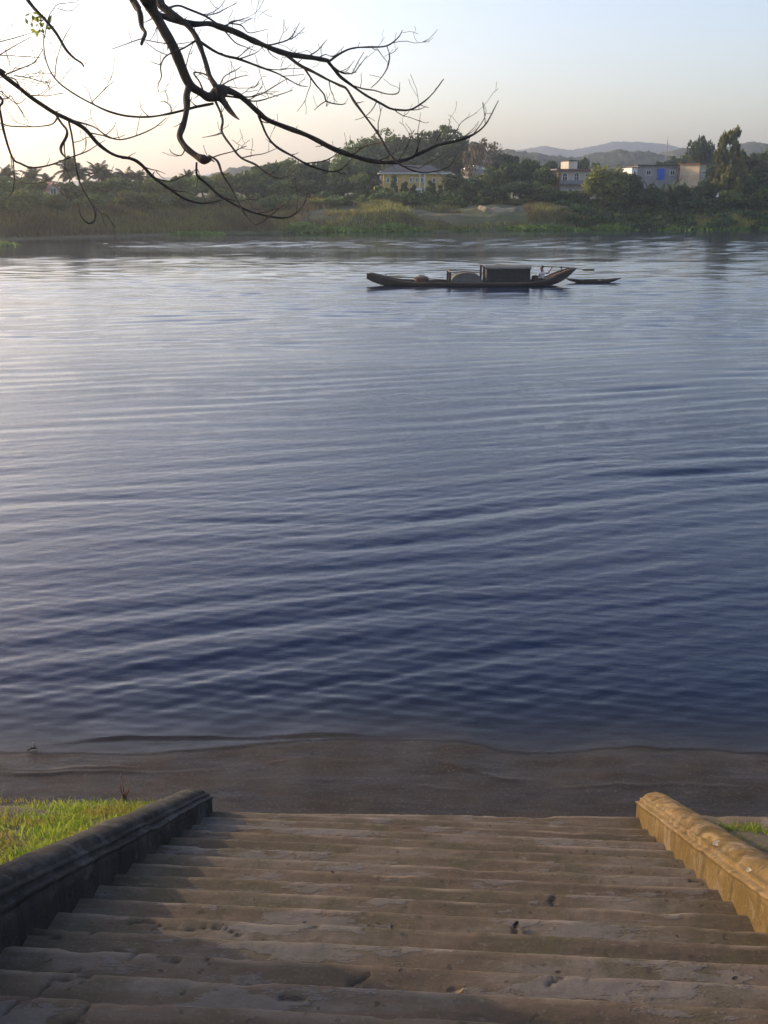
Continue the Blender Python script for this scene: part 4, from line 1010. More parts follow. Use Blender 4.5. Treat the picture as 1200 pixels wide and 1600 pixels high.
def cabin():
    x0, x1 = lx(752.5), lx(818); z0, zs, zt = .18, bz(421), bz(418); W2 = .93
    mb = MB(); n = 12
    prof = [(-W2, z0), (-W2*.99, zs)]+[(W2*math.cos(math.pi*(1-i/n)), zs+(zt-zs)*math.sin(math.pi*i/n)) for i in range(1, n)]+[(W2*.99, zs), (W2, z0)]
    for xa in np.linspace(x0, x1-.001, 10)[:-1]:
        mb.prism(prof, 'x', xa, xa+(x1-x0)/9-.012)
    c = mb.build('cabin', M['thatch'], boat)
    mb = MB(); pr = [((W2+.05)*math.cos(math.pi*(1-i/n)), zs+.01+(zt-zs+.05)*math.sin(math.pi*i/n)) for i in range(n+1)]
    pr = pr+[((W2+.0)*math.cos(math.pi*(i/n)), zs-.02+(zt-zs+.03)*math.sin(math.pi*i/n)) for i in range(n+1)]
    mb.prism(pr, 'x', x0-.10, x1+.06); mb.build('cabin_roof', M['mat'], c)
    mb = MB()
    for q in np.linspace(x0+.25, x1-.25, 6):
        for sgn in (-1, 1): mb.box((q, sgn*(W2+.02), (z0+zs)/2), (.05, .05, zs-z0))
    for sgn in (-1, 1): mb.box(((x0+x1)/2, sgn*(W2+.022), z0+(zs-z0)*.55), (x1-x0, .045, .05))
    mb.build('batten', M['hull'], c)
cabin()
mb = MB(); mb.tube([(lx(770), .55, bz(418.6)+.08), (lx(818), .35, bz(418.4)), (lx(870), .1, bz(420.4)), (lx(913), -.15, bz(424.3))], [.03, .035, .035, .03], 6)
mb.box((lx(909), -.13, bz(424.0)), (.75, .03, .13), -.05); mb.build('steering_oar', M['pole'], boat)
mb = MB(); mb.tube([(lx(869), .1, bz(428)), (lx(869.3), .1, bz(418.2))], .035, 6); mb.tube([(lx(866.5), .1, bz(419.6)), (lx(867.5), .1, bz(421.4)), (lx(869), .1, bz(422))], .03, 6); mb.build('oar_rest', M['hull'], boat)
mb = MB(); mb.tube([(lx(601), -.35, bz(431.8)), (lx(640), -.4, bz(434)), (lx(695), -.5, bz(437.6))], .038, 6); mb.build('punt_pole', M['pole'], boat)
mb = MB(); mb.tube([(lx(602), -.35, bz(435)), (lx(602), -.35, bz(428.5))], .03, 6); mb.build('peg', M['hull'], boat)
mb = MB(); mb.tube([(lx(748.8), -.5, .2), (lx(751), -.5, bz(417.2))], .03, 6); mb.build('mast_stick', M['palebark'], boat)
# cargo and the rower are things of their own
cr_, sr_ = math.cos(R_(1.5)), math.sin(R_(1.5))
def bw(x, y, z): return (bx0+x*cr_-y*sr_, BY+x*sr_+y*cr_, z)
e = empty('cargo_basket', bw(lx(656), -.05, bz(441.0)), R_(6)); tag(e, 'reddish cargo basket on the open foredeck of the sampan', 'basket')
mb = MB(); mb.tube([(0, 0, 0), (0, 0, .12), (0, 0, .26), (0, 0, .30)], [.42, .50, .50, .46], 14); mb.build('basket', M['redwood'], e)
mb = MB(); mb.tube([(0, 0, .29), (0, 0, .36), (0, 0, .40)], [.47, .40, .12], 14); mb.build('lid', M['deckw'], e)
mb = MB(); mb.tube([(-.3, 0, .30), (-.1, 0, .44), (.15, 0, .44), (.32, 0, .30)], .025, 6); mb.build('handle', M['pole'], e)
e = empty('oil_drum', bw(lx(827), -.35, .20)); tag(e, 'small dark drum between the cabin and the seated rower', 'drum')
mb = MB(); mb.tube([(0, 0, 0), (0, 0, .02), (0, 0, .19), (0, 0, .21), (0, 0, .23), (0, 0, .44), (0, 0, .46)], [.20, .215, .21, .225, .21, .215, .19], 16); mb.build('barrel', M['hull'], e)
mb = MB(); mb.tube([(.06, 0, .45), (.06, 0, .52)], .04, 8); mb.build('cap', M['steel'], e)
M['skin'] = simple('skin', (.22, .12, .075), (.27, .15, .095), 8, .6, 0); M['shirt'] = simple('pale_shirt', (.55, .55, .56), (.68, .68, .68), 9, .85, .3, .01); M['trouser'] = simple('dark_cloth', (.020, .021, .026), (.045, .045, .05), 9, .9, .3, .01); M['hair'] = simple('black_hair', (.008, .007, .007), (.02, .017, .015), 30, .6, 0)
def skin(name, nodes, edges, mat, parent, root=0, sub=2):
    me = bpy.data.meshes.new(name); me.from_pydata([n[:3] for n in nodes], edges, []); o = bpy.data.objects.new(name, me); COL.objects.link(o); o.parent = parent
    md = o.modifiers.new('skin', 'SKIN'); md.use_smooth_shade = True
    if not me.skin_vertices: me.attributes
    for i, n in enumerate(nodes):
        r = n[3]; me.skin_vertices[0].data[i].radius = (r, r) if not hasattr(r, '__len__') else r
        me.skin_vertices[0].data[i].use_root = (i == root)
    s_ = o.modifiers.new('sub', 'SUBSURF'); s_.levels = sub; s_.render_levels = sub
    me.materials.append(mat); return o
def rower():
    e = empty('person', bw(lx(838.5), -.12, .22), R_(4)); tag(e, 'person in pale shirt and dark trousers seated astern, one hand on the long oar', 'person')
    n = [(0, 0, .09, (.13, .10)), (.02, 0, .24, (.12, .09)), (.03, 0, .40, (.145, .10)), (.02, 0, .53, (.10, .075)), (.0, 0, .60, .055), (-.025, 0, .69, (.075, .08)), (-.03, 0, .78, (.078, .088)), (-.02, 0, .84, (.055, .06)),
         (-.06, -.10, .08, .085), (-.40, -.15, .16, .062), (-.44, -.14, -.12, .045), (-.56, -.15, -.145, .034),
         (-.06, .10, .08, .085), (-.38, .17, .15, .062), (-.40, .16, -.12, .045), (-.52, .17, -.145, .034),
         (.03, -.19, .50, .055), (.24, -.20, .46, .042), (.40, -.06, .66, .030), (.45, -.02, .71, .030),
         (.02, .19, .50, .055), (-.10, .23, .27, .042), (-.31, .17, .235, .030), (-.37, .16, .225, .030),
         (-.115, 0, .735, .018)]
    ed = [(0, 1), (1, 2), (2, 3), (3, 4), (4, 5), (5, 6), (6, 7), (0, 8), (8, 9), (9, 10), (10, 11), (0, 12), (12, 13), (13, 14), (14, 15), (2, 16), (16, 17), (17, 18), (18, 19), (2, 20), (20, 21), (21, 22), (22, 23), (5, 24)]
    def fingers(base, palm, dirv, side, curl):
        for i in range(4):
            a = np.array(palm)+np.array(side)*(i-1.5)*.021; l = [.032, .038, .035, .027][i]; p0 = len(n); d = np.array(dirv, float)
            q = a+d*.02; n.append((*q, .010)); q = q+d*l; n.append((*q, .009)); d2 = d*.4+np.array(curl); q = q+d2*l*.9; n.append((*q, .008))
            ed.extend([(base, p0), (p0, p0+1), (p0+1, p0+2)])
        p0 = len(n); q = np.array(palm)+np.array(side)*-.04; n.append((*q, .011)); q = q+np.array(dirv)*.03+np.array(curl)*.015; n.append((*q, .009)); ed.extend([(base, p0), (p0, p0+1)])
    fingers(19, (.46, -.015, .725), (.5, .3, .75), (.75, 0, -.5), (-.4, .7, -.2)); fingers(23, (-.385, .157, .222), (-.95, -.1, -.15), (0, .98, 0), (-.2, 0, -.9))
    b_ = skin('body', n, ed, M['skin'], e)
    skin('shirt', [(0, 0, .10, (.142, .112)), (.02, 0, .24, (.135, .102)), (.03, 0, .40, (.160, .112)), (.02, 0, .515, (.115, .088)), (.03, -.19, .50, .066), (.16, -.2, .475, .060), (.02, .19, .50, .066), (-.06, .22, .36, .060)],
         [(0, 1), (1, 2), (2, 3), (2, 4), (4, 5), (2, 6), (6, 7)], M['shirt'], e, 0)
    skin('trousers', [(0, 0, .10, (.142, .11)), (-.06, -.10, .08, .094), (-.40, -.15, .16, .071), (-.43, -.14, -.05, .056), (-.06, .10, .08, .094), (-.38, .17, .15, .071), (-.40, .16, -.05, .056)],
         [(0, 1), (1, 2), (2, 3), (0, 4), (4, 5), (5, 6)], M['trouser'], e, 0)
    U, W2 = np.meshgrid(np.linspace(0, 2*np.pi, 20), np.linspace(0, .62*np.pi, 10), indexing='ij')
    X = -.012+.093*np.sin(W2)*np.cos(U); Yy = .096*np.sin(W2)*np.sin(U); Z = .785+.095*np.cos(W2); X = np.where((np.cos(U) < -.3) & (W2 > 1.0), -.012-.05, X)
    mk('hair', np.stack([X, Yy, Z], -1).reshape(-1, 3), grid_faces(20, 10), M['hair'], e, smooth=True)
    mb = MB()
    for sgn in (-1, 1): mb.box((-.103, sgn*.03, .765), (.014, .022, .009), 0, .003)
    mb.build('eyes', M['hair'], e)
rower()
[o for o in bpy.data.objects if o.name == 'person'][0].scale = (1.4, 1.4, 1.25)
# small canoe on tow
boat2 = empty('canoe', (bx0, BY, 0), R_(1.5)); tag(boat2, 'small low dark canoe drifting behind the stern of the sampan', 'boat')
hull('hull', [883, 890, 905, 925, 945, 958, 970.5], [438.6, 440, 441.6, 442.4, 441.8, 440.6, 438.8], [439.4, 443.5, 447.2, 448.5, 448, 444.5, 439.8], [.06, .22, .42, .50, .44, .28, .06], boat2, M['hull'], .035)
for px in (911, 938):
    mb = MB(); mb.box((lx(px), 0, bz(443.0)), (.18, .86, .04)); mb.build('thwart', M['deckw'], boat2)
mb = MB(); mb.tube([(lx(905), .1, bz(441.6)), (lx(930), .2, bz(441.4)), (lx(944), .26, bz(441.6))], .022, 5); mb.build('paddle', M['pole'], boat2)
# move its origin under it
dx = lx(926); 
for ch in boat2.children: ch.data.transform(__import__('mathutils').Matrix.Translation((-dx, 0, 0)))
boat2.location = (at_z(926, 441.5, 0)[0], at_z(926, 441.5, 0)[1], 0)

# ------------------------------------------------------------------ bare tree on the left bank, its boughs hang out over the water
def bare_tree():
    tx, ty = -4.9, 5.80
    s0 = float(np.array([tx, ty])@F2); root = np.array([tx, ty, float(zbank(s0))-.05])
    e = empty('bare_tree', tuple(root)); tag(e, 'leafless tree with dark crooked boughs drooping over the river at upper left', 'tree')
    g = np.random.default_rng(77)
    def W(*p): return np.array(p, float)
    BR = {}
    def smooth(P, R, k=6):
        """Catmull-Rom through the points"""
        P = np.array(P); R = np.array(R); out = []; ro = []
        Q = np.concatenate([[2*P[0]-P[1]], P, [2*P[-1]-P[-2]]])
        for i in range(len(P)-1):
            a, b_, c, d = Q[i], Q[i+1], Q[i+2], Q[i+3]
            for t in np.linspace(0, 1, k, endpoint=False):
                out.append(.5*((2*b_)+(-a+c)*t+(2*a-5*b_+4*c-d)*t*t+(-a+3*b_-3*c+d)*t**3)); ro.append(R[i]*(1-t)+R[i+1]*t)
        out.append(P[-1]); ro.append(R[-1]); return np.array(out), np.array(ro)
    def twig(mb, p, d, ln, r, lev=0):
        pts = [p]; d = d/np.linalg.norm(d); k = 5
        for i in range(k):
            d = d+g.normal(size=3)*.22+np.array([0, 0, .10]); d /= np.linalg.norm(d); pts.append(pts[-1]+d*ln/k)
        mb.tube(pts, list(np.linspace(r, .0016, k+1)), 4)
        if lev < 1 and ln > .16:
            for j in range(1 if g.random() < .6 else 2):
                q = pts[int(g.integers(2, k))]; dd = d+g.normal(size=3)*.7; twig(mb, q, dd, ln*.5, r*.65, lev+1)
    def trace(key, parent, pts, ws, d1=None, d0=None, pre=None, prer=None, tw=1.0, name=None, k=5, mat='bark', knots=()):
        """pts: picture points; depth starts on the parent bough and drifts to d0+d1"""
        if parent and d0 is None:
            P = BR[parent][0]; px = BR[parent][2]
            j = int(np.argmin(np.hypot(px[:, 0]-pts[0][0], px[:, 1]-pts[0][1]))); d0 = BR[parent][3][j]
        n = len(pts); dd = d0+(d1 or 0)*np.linspace(0, 1, n)**1.2
        wv = np.interp(np.linspace(0, 1, n), np.linspace(0, 1, len(ws)), ws)
        P3 = [at_depth(x, y, q) for (x, y), q in zip(pts, dd)]; Rr = [max(.0018, .9*w_*q/FPX/2) for w_, q in zip(wv, dd)]
        if pre: P3 = [np.array(q, float) for q in pre]+P3; Rr = list(prer)+Rr
        P, R = smooth(P3, Rr, k)
        amp = np.minimum(R*.45, .014)[:, None]; P = P+amp*np.stack([vn(P[:, 0]*7, P[:, 1]*7, P[:, 2]*7, 60+j) for j in range(3)], -1)
        R = R*(1+.24*vn(P[:, 0]*11, P[:, 1]*11, P[:, 2]*11, 71)); R[-1] = min(R[-1], .003)
        mb = MB(); mb.tube(list(P), list(R), 9 if R.max() > .025 else 6)
        # side twigs
        if tw:
            acc = .1
            for i in range(1, len(P)-1):
                if pre and i < len(pre)*k: continue
                acc += np.linalg.norm(P[i]-P[i-1])*tw
                if acc > .12+.14*g.random():
                    acc = 0; tg = P[i+1]-P[i-1]; tg /= np.linalg.norm(tg)+1e-9
                    v = tg*.7+g.normal(size=3)*.75+np.array([0, 0, .30]); twig(mb, P[i], v, (.06+.24*g.random()**1.4)*(1 if R[i] < .02 else 1.1), min(R[i]*.5, .0045))
        par = e if parent is None else BR[parent][1]
        if par is not e and par.parent is not e: par = par.parent
        nm = name or ('bough' if parent is None else 'twig')
        o = mb.build(nm, M[mat], par, root, smooth=True)
        cam = P-np.array([0, 0, CAMH]); z = cam[:, 1]*math.cos(PITCH)-cam[:, 2]*math.sin(PITCH); u = cam[:, 1]*math.sin(PITCH)+cam[:, 2]*math.cos(PITCH)
        BR[key] = (P, o, np.stack([600+FPX*cam[:, 0]/z, 800-FPX*u/z], -1), z)
    # trunk with its forks, all outside the picture
    TP = [(tx, ty, root[2]-.25), (tx, ty, root[2]), (tx+.02, ty, root[2]+.5), (tx-.06, ty+.04, 4.3), (tx+.05, ty, 5.6), (tx+.12, ty+.1, 6.6), (tx+.35, ty+.15, 7.6)]
    P, R = smooth(TP, [.90, .74, .60, .55, .50, .40, .24], 6); mb = MB(); mb.tube(list(P), list(R*(1+.10*vn(P[:, 0]*4, P[:, 1]*4, P[:, 2]*3, 5))), 14); mb.build('trunk', M['bark'], e, root, smooth=True)
    fork = W(tx+.35, ty+.15, 7.6)
    for (d_, l_, r_) in (((-.6, .1, .9), 2.0, .14), ((-.2, -.8, .8), 2.0, .13), ((-.7, .6, .7), 1.7, .10)):
        mb = MB(); grow(mb, fork-W(0, 0, .2), d_, l_, r_, 4, g, .55, .15, (2, 3)); mb.build('bough', M['bark'], e, root, smooth=True)
    A0 = 6.3
    trace('A', None, [(222, -14), (230, 0), (250, 33), (267, 67), (283, 100), (297, 130), (315, 144), (330, 149), (344, 143), (353, 141), (377, 152), (401, 172), (425, 191), (481, 212), (513, 229), (537, 238), (576, 250), (604, 254), (632, 250), (656, 240), (684, 227), (716, 219), (744, 208), (761, 191), (779, 157)],
          [29, 26, 21, 18.5, 17, 17, 15, 17, 22, 15, 10.5, 9.5, 9, 8.5, 8, 7.5, 7, 6.5, 6.5, 6, 5.5, 5, 4, 3, 1.5], 1.3, A0,
          pre=[fork-W(0, 0, .15), (tx+1.2, ty+.5, 8.5), (tx+2.2, ty+.9, 8.55), (tx+2.85, ty+1.15, 8.0)], prer=[.17, .13, .11, .085])
    trace('A1', 'A', [(297, 131), (293, 147), (293, 165), (288, 190), (281, 213), (286, 226), (296, 237), (308, 246), (318, 250), (330, 249)], [13, 11.5, 10.5, 11, 11, 10, 11, 13, 19, 5], -.25, name='bough', tw=.3)
    trace('A1s', 'A1', [(316, 250), (325, 247), (335, 253)], [10, 5, 2], .1, tw=0)
    trace('Astub', 'A', [(343, 146), (351, 158), (358, 170), (366, 181), (374, 187)], [17, 14, 10, 6, 1.5], -.15, tw=0)
    trace('A1a', 'A1', [(307, 254), (308, 274), (325, 288), (345, 306), (370, 321), (400, 334), (443, 341), (464, 332), (476, 317), (480, 300)], [4.5, 4, 4, 4, 3.6, 3.2, 3, 2.5, 2.2, 1.2], .5, tw=.7)
    trace('A1b', 'A1', [(326, 243), (340, 252), (348, 273), (362, 296), (373, 318), (386, 340), (398, 350), (408, 347), (418, 340), (436, 326)], [4, 4, 4, 3.5, 3.3, 3, 2.4, 2.4, 2, 1.2], -.3, tw=.5)
    trace('A1c', 'A1', [(320, 252), (340, 243), (363, 237), (385, 228)], [3, 2.2, 1.8, 1.2], .3)
    trace('A1d', 'A1', [(290, 232), (283, 243), (270, 240), (265, 233)], [2.4, 2, 1.8, 1], -.2, tw=.4)
    trace('Aa', 'A', [(404, 180), (409, 192), (418, 213), (432, 229), (460, 245), (485, 259), (513, 268), (534, 264), (551, 246)], [5, 4.5, 4.2, 4, 3.6, 3.4, 3, 2.4, 1.2], .4)
    trace('Aa1', 'Aa', [(478, 255), (505, 252), (520, 245), (530, 236)], [2.6, 2.3, 2, 1], .25)
    trace('Ab', 'A', [(553, 240), (569, 229), (590, 224), (606, 222)], [3, 2.4, 1.8, 1], -.3, tw=.4)
    trace('Ac', 'A', [(758, 192), (757, 178), (754, 160)], [2, 1.6, 1], .1)
    trace('Ad', 'A', [(690, 226), (712, 205), (722, 190), (745, 176)], [1.8, 1.5, 1.2, .9], .3, tw=1.3)
    trace('Ae', 'A', [(648, 243), (654, 225), (661, 205)], [3, 2.2, 1.2], -.2, tw=.5)
    trace('K', 'A', [(338, 158), (345, 176), (348, 190), (347, 207), (363, 230), (377, 247), (400, 258), (420, 273), (438, 278), (456, 273)], [6, 5, 4.5, 4.2, 4, 4, 3.6, 3, 2.4, 1.2], -.35, tw=.5)
    trace('K1', 'K', [(347, 208), (332, 212), (316, 215)], [2.5, 2, 1.2], .2)
    trace('K2', 'K', [(377, 247), (395, 243), (412, 240), (432, 232)], [2.4, 2, 1.6, 1], .2)
    trace('k3', 'A', [(352, 150), (377, 154), (397, 158), (420, 153), (457, 141)], [4, 3.4, 3, 2.2, 1.2], .5, tw=1.4)
    trace('k4', 'A', [(350, 142), (380, 151), (405, 148), (430, 134), (450, 122)], [3.2, 2.6, 2.2, 1.8, 1], -.3, tw=1.4)
    trace('k5', 'A', [(338, 140), (355, 128), (375, 120), (388, 118)], [3, 2.4, 1.8, 1], .4, tw=1.6)
    trace('k6', 'A', [(342, 138), (350, 120), (368, 110), (377, 104)], [2.6, 2, 1.6, 1], .2, tw=1.6)
    trace('loop', 'A', [(318, 143), (312, 128), (303, 114), (316, 115), (330, 122)], [4, 3.6, 3.4, 3.4, 4], -.12, tw=.3)
    trace('B', None, [(244, -14), (249, 2), (267, 18), (293, 40), (307, 58), (315, 80), (322, 100), (328, 120), (338, 137)], [14, 13, 12, 10.5, 9.5, 9, 8.5, 8.5, 10], -.22, A0+.2,
          pre=[fork-W(0, 0, .1), (tx+1.3, ty+.75, 8.6), (tx+2.4, ty+1.2, 8.5), (tx+3.0, ty+1.35, 7.95)], prer=[.10, .085, .07, .05], tw=.3)
    trace('C', 'A', [(232, 16), (253, 24), (277, 32), (300, 38), (327, 37), (353, 45), (377, 55), (400, 65), (443, 82), (471, 89), (499, 92), (516, 95)], [11, 10.5, 10.5, 10.5, 10, 10, 9.5, 9, 8.5, 8, 7, 6], .9, name='bough')
    trace('C1', 'C', [(515, 95), (534, 82), (552, 75), (576, 74), (604, 72), (622, 59), (629, 47)], [4.2, 4, 3.6, 3.2, 2.8, 2, 1.1], .4)
    trace('C1a', 'C1', [(605, 73), (609, 88), (606, 104), (599, 117), (590, 128), (580, 137)], [2, 2, 2, 1.8, 1.6, 1.1], -.2)
    trace('C1b', 'C1', [(590, 77), (598, 88), (605, 97)], [1.6, 1.3, 1], .1)
    trace('C1c', 'C1', [(607, 86), (617, 80), (622, 74)], [1.4, 1.2, .9], .1)
    trace('C2', 'C', [(512, 95), (522, 107), (533, 121), (552, 135), (576, 151), (597, 163), (615, 171), (639, 172), (660, 161), (678, 144), (693, 124)], [5.5, 5.2, 5, 4.8, 4.6, 4.2, 4, 3.5, 2.8, 2.2, 1.1], .6)
    trace('C2a', 'C2', [(640, 172), (655, 171), (666, 166)], [2, 1.6, 1], .2)
    trace('C2b', 'C2', [(552, 134), (570, 139), (585, 141), (604, 147), (622, 145), (625, 128)], [3, 2.8, 2.5, 2.2, 1.8, 1], -.4)
    trace('C3', 'C', [(447, 86), (468, 102), (489, 112), (510, 123), (531, 133), (542, 139), (555, 161), (576, 189), (594, 214), (608, 240), (625, 257), (650, 268), (674, 269), (702, 260), (713, 241)], [5.5, 5.2, 5, 4.6, 4.6, 4.4, 4.2, 4, 4, 3.8, 3.4, 3, 2.6, 2.2, 1.2], -.5, tw=.55)
    trace('C4', 'C3', [(475, 106), (492, 130), (506, 147), (511, 159), (531, 163), (541, 162)], [3, 2.8, 2.6, 2.3, 1.8, 1], .4)
    trace('C4a', 'C4', [(510, 158), (500, 164), (491, 172)], [1.8, 1.5, 1], .1)
    trace('C5', 'C', [(514, 98), (534, 114), (552, 114), (562, 102), (574, 87)], [2.6, 2.5, 2.2, 1.8, 1], .5)
    trace('C5a', 'C5', [(550, 115), (560, 96), (569, 81)], [1.6, 1.3, .9], .1)
    trace('C6', 'C', [(404, 68), (420, 70), (436, 67), (450, 62), (459, 52), (468, 36)], [3, 2.8, 2.5, 2.2, 1.8, 1], .5, tw=1.5)
    trace('C6a', 'C6', [(444, 64), (460, 58), (476, 43)], [1.8, 1.5, 1], .2)
    trace('C7', 'C', [(482, 88), (496, 79), (504, 70), (511, 62)], [2.2, 1.9, 1.5, .9], .3, tw=1.5)
    trace('F', 'B', [(262, 12), (278, 8), (293, 13), (320, 25), (340, 38), (352, 46)], [4.5, 4.2, 4, 4, 3.6, 3], .25, tw=1.2)
    trace('F1', 'F', [(320, 25), (340, 20), (352, 14), (370, 5)], [2.4, 2, 1.6, 1], .2, tw=1.5)
    trace('F2', 'C', [(353, 46), (360, 35), (377, 31), (388, 27)], [2.4, 2, 1.6, 1], .2, tw=1)
    trace('F3', 'F2', [(360, 37), (377, 40), (388, 51), (404, 49), (420, 45)], [2.2, 2, 1.7, 1.4, .9], .2, tw=1)
    trace('F4', 'C', [(350, 47), (367, 66), (385, 74), (400, 80)], [2.6, 2.2, 1.8, 1], -.2, tw=1)
    trace('D', 'B', [(308, 62), (333, 79), (352, 87), (373, 92), (400, 103), (432, 114), (450, 124), (467, 133), (481, 135)], [4.8, 4.6, 4.4, 4.2, 3.8, 3.2, 2.6, 2, 1.1], .6)
    trace('D1', 'D', [(373, 92), (386, 88), (401, 82), (412, 72)], [2.4, 2, 1.6, 1], .2)
    trace('D1b', 'D', [(440, 119), (458, 118), (475, 116)], [1.8, 1.4, .9], .2)
    trace('D2', 'B', [(306, 63), (295, 70), (283, 77), (260, 87), (251, 103), (252, 120), (247, 132), (247, 144)], [3.8, 3.4, 3.2, 2.8, 2.5, 2.2, 1.7, 1], -.4, tw=1.2)
    trace('D3', 'D2', [(262, 86), (246, 79), (232, 69), (224, 63)], [1.8, 1.5, 1.2, .8], -.1)
    trace('D4', 'D2', [(250, 101), (242, 99), (235, 95)], [1.5, 1.2, .8], -.1)
    trace('E', None, [(200, -12), (211, 6), (219, 20), (222, 40), (227, 50), (224, 60), (221, 70)], [12, 12, 11, 7.5, 7, 6.5, 4.5], -.2, A0-.1, pre=[BR['A'][0][14], ], prer=[.05], tw=0)
    trace('E1', 'E', [(222, 60), (210, 64), (197, 69), (174, 77)], [2.2, 2, 1.6, 1], -.1, tw=.4)
    trace('E2', 'E', [(226, 62), (247, 66), (270, 69), (290, 67), (303, 64)], [1.8, 1.7, 1.6, 1.4, 1], .2, tw=.6)
    G0 = 6.0
    trace('G', None, [(-14, 102), (0, 113), (23, 132), (50, 153), (80, 173), (107, 187), (133, 203), (157, 227), (180, 242), (207, 249), (220, 257), (240, 277), (267, 297), (293, 312), (320, 318), (349, 312)], [8, 7.5, 7, 7, 7, 7, 6.6, 6.4, 6, 5.6, 5.5, 4.8, 4.2, 3.4, 2.6, 1.2], .7, G0,
          pre=[(tx+.12, ty+.1, 6.5), (tx+.9, ty+.35, 7.2), (tx+1.7, ty+.6, 7.15)], prer=[.09, .06, .042], tw=.8)
    trace('G1', 'G', [(107, 188), (111, 207), (115, 233), (119, 263), (127, 290), (140, 313), (148, 332), (147, 345), (138, 349), (127, 338), (122, 318)], [3.6, 3.4, 3.4, 3.2, 3.2, 3, 3, 2.8, 2.5, 2, 1.1], -.35, tw=.35)
    trace('G2', 'G', [(86, 177), (97, 193), (104, 203), (103, 214), (95, 228), (96, 238), (104, 248)], [4, 4.2, 4.5, 4.8, 4.6, 4.5, 2.5], -.2, tw=.2)
    trace('G3', 'G', [(105, 186), (122, 191), (147, 199), (167, 212), (187, 218), (213, 212), (240, 200), (260, 184)], [3, 2.9, 2.8, 2.6, 2.4, 2.1, 1.7, 1], .4, tw=1.2)
    trace('G4', 'G', [(92, 181), (83, 193), (65, 197), (47, 198), (17, 197), (0, 192), (-14, 189)], [2.4, 2.4, 2.4, 2.4, 2.2, 2.2, 2], -.4, tw=1)
    trace('G5', 'G', [(240, 277), (255, 282), (270, 282), (293, 272), (307, 264)], [2.4, 2.3, 2.1, 1.7, 1], .2, tw=.3)
    trace('G6', None, [(-12, 140), (0, 170), (7, 207), (20, 247), (33, 256), (50, 262), (77, 258), (110, 246), (135, 237), (150, 228), (164, 219)], [4, 4, 4, 3.8, 3.4, 3.2, 3, 2.6, 2, 1.5, 1], .4, 5.7, pre=[(tx+.95, ty+.37, 7.2), (tx+2.0, ty+.55, 7.0)], prer=[.02, .012], tw=.8, name='twig')
    trace('G6a', 'G6', [(20, 247), (22, 265), (22, 284), (19, 301), (14, 306)], [2.6, 2.4, 2.2, 1.8, 1], -.1, tw=.4)
    trace('H', 'A', [(334, 161), (315, 165), (300, 168), (267, 177), (233, 183), (200, 182), (173, 175), (143, 162), (113, 145), (90, 127), (77, 107), (69, 80), (68, 50)], [5, 4.8, 4.6, 4.4, 4.2, 4, 3.8, 3.4, 3, 2.6, 2.3, 2, 1.2], -.7, tw=.5)
    trace('H1', 'H', [(141, 162), (157, 146), (167, 136), (178, 127)], [2, 1.7, 1.4, .9], -.1, tw=1.3)
    trace('H2', 'H', [(86, 122), (88, 97), (97, 67), (104, 52), (112, 39)], [2, 1.8, 1.6, 1.3, .9], .2, tw=.7)
    trace('H3', 'H', [(69, 60), (75, 30), (82, 16), (90, 7), (103, 5), (117, 3)], [1.7, 1.6, 1.4, 1.3, 1.2, .9], -.2, tw=1.2)
    trace('H4', 'H', [(268, 177), (266, 166), (258, 159), (250, 158)], [2.4, 2, 1.6, 1], .1, tw=.5)
    trace('I', None, [(36, -10), (42, 0), (67, 27), (87, 50), (103, 77), (115, 91), (127, 99), (131, 105)], [5.5, 5.2, 5, 4.8, 4.5, 4.2, 3.8, 2.5], -.1, 5.6, pre=[(tx+1.25, ty+.5, 8.45), (tx+2.1, ty+.45, 8.1)], prer=[.03, .018], tw=.2)
    J = [[(-14, 70), (0, 65), (27, 58), (53, 50)], [(-14, 92), (0, 85), (17, 75), (50, 57)], [(-14, 84), (0, 86), (33, 88), (63, 90)], [(10, 116), (50, 100), (58, 92), (67, 77)], [(23, 118), (50, 123), (66, 128), (84, 128)], [(43, 149), (60, 149), (73, 150), (100, 145)], [(-14, 157), (0, 155), (12, 154), (17, 150), (25, 161), (33, 160), (40, 153)], [(30, 133), (20, 122), (0, 121), (-14, 124)]]
    for i, P_ in enumerate(J): trace('J%d' % i, 'G', P_, [2.4, 2.1, 1.7, 1], -.1-.08*i, tw=1.6)
    # one fresh sprig of leaves
    c = at_depth(62, 38, BR['H'][3][-1]); pp = c+g.normal(size=(46, 3))*np.array([.035, .04, .026]); V, F, _ = cards(pp, g.normal(size=(46, 3)), .020, 1.8, g)
    mk('leaf_sprig', V, F, M['sprig'], e, root, attrs={'tone': np.repeat(g.random(46), 4)})
bare_tree()

# ------------------------------------------------------------------ small litter
def stairz(s): return Z0+math.floor((D0-s)/TREAD+1e-6)*RISE
def pebble(name, pos, r, mat, label, cat, group=None, seed=1, sq=(1, .8, .6)):
    U, W2 = np.meshgrid(np.linspace(0, 2*np.pi, 12, endpoint=False), np.linspace(.05, np.pi-.05, 8), indexing='ij')
    X, Y, Z = np.sin(W2)*np.cos(U), np.sin(W2)*np.sin(U), np.cos(W2); k = 1+.22*fbm(X*1.5, Y*1.5, Z*1.5, seed, 2)
    V = np.stack([X*k*sq[0]*r, Y*k*sq[1]*r, Z*k*sq[2]*r], -1).reshape(-1, 3); nr, nc = X.shape
    F = [(i*nc+j, ((i+1) % nr)*nc+j, ((i+1) % nr)*nc+j+1, i*nc+j+1) for i in range(nr) for j in range(nc-1)]+[tuple(i*nc for i in range(nr-1, -1, -1)), tuple(i*nc+nc-1 for i in range(nr))]
    return tag(mk(name, V, F, mat, smooth=True, loc=tuple(pos)), label, cat, group)
M['stone'] = simple('dark_stone', (.02, .018, .017), (.06, .055, .05), 20, .6, .3, .005)
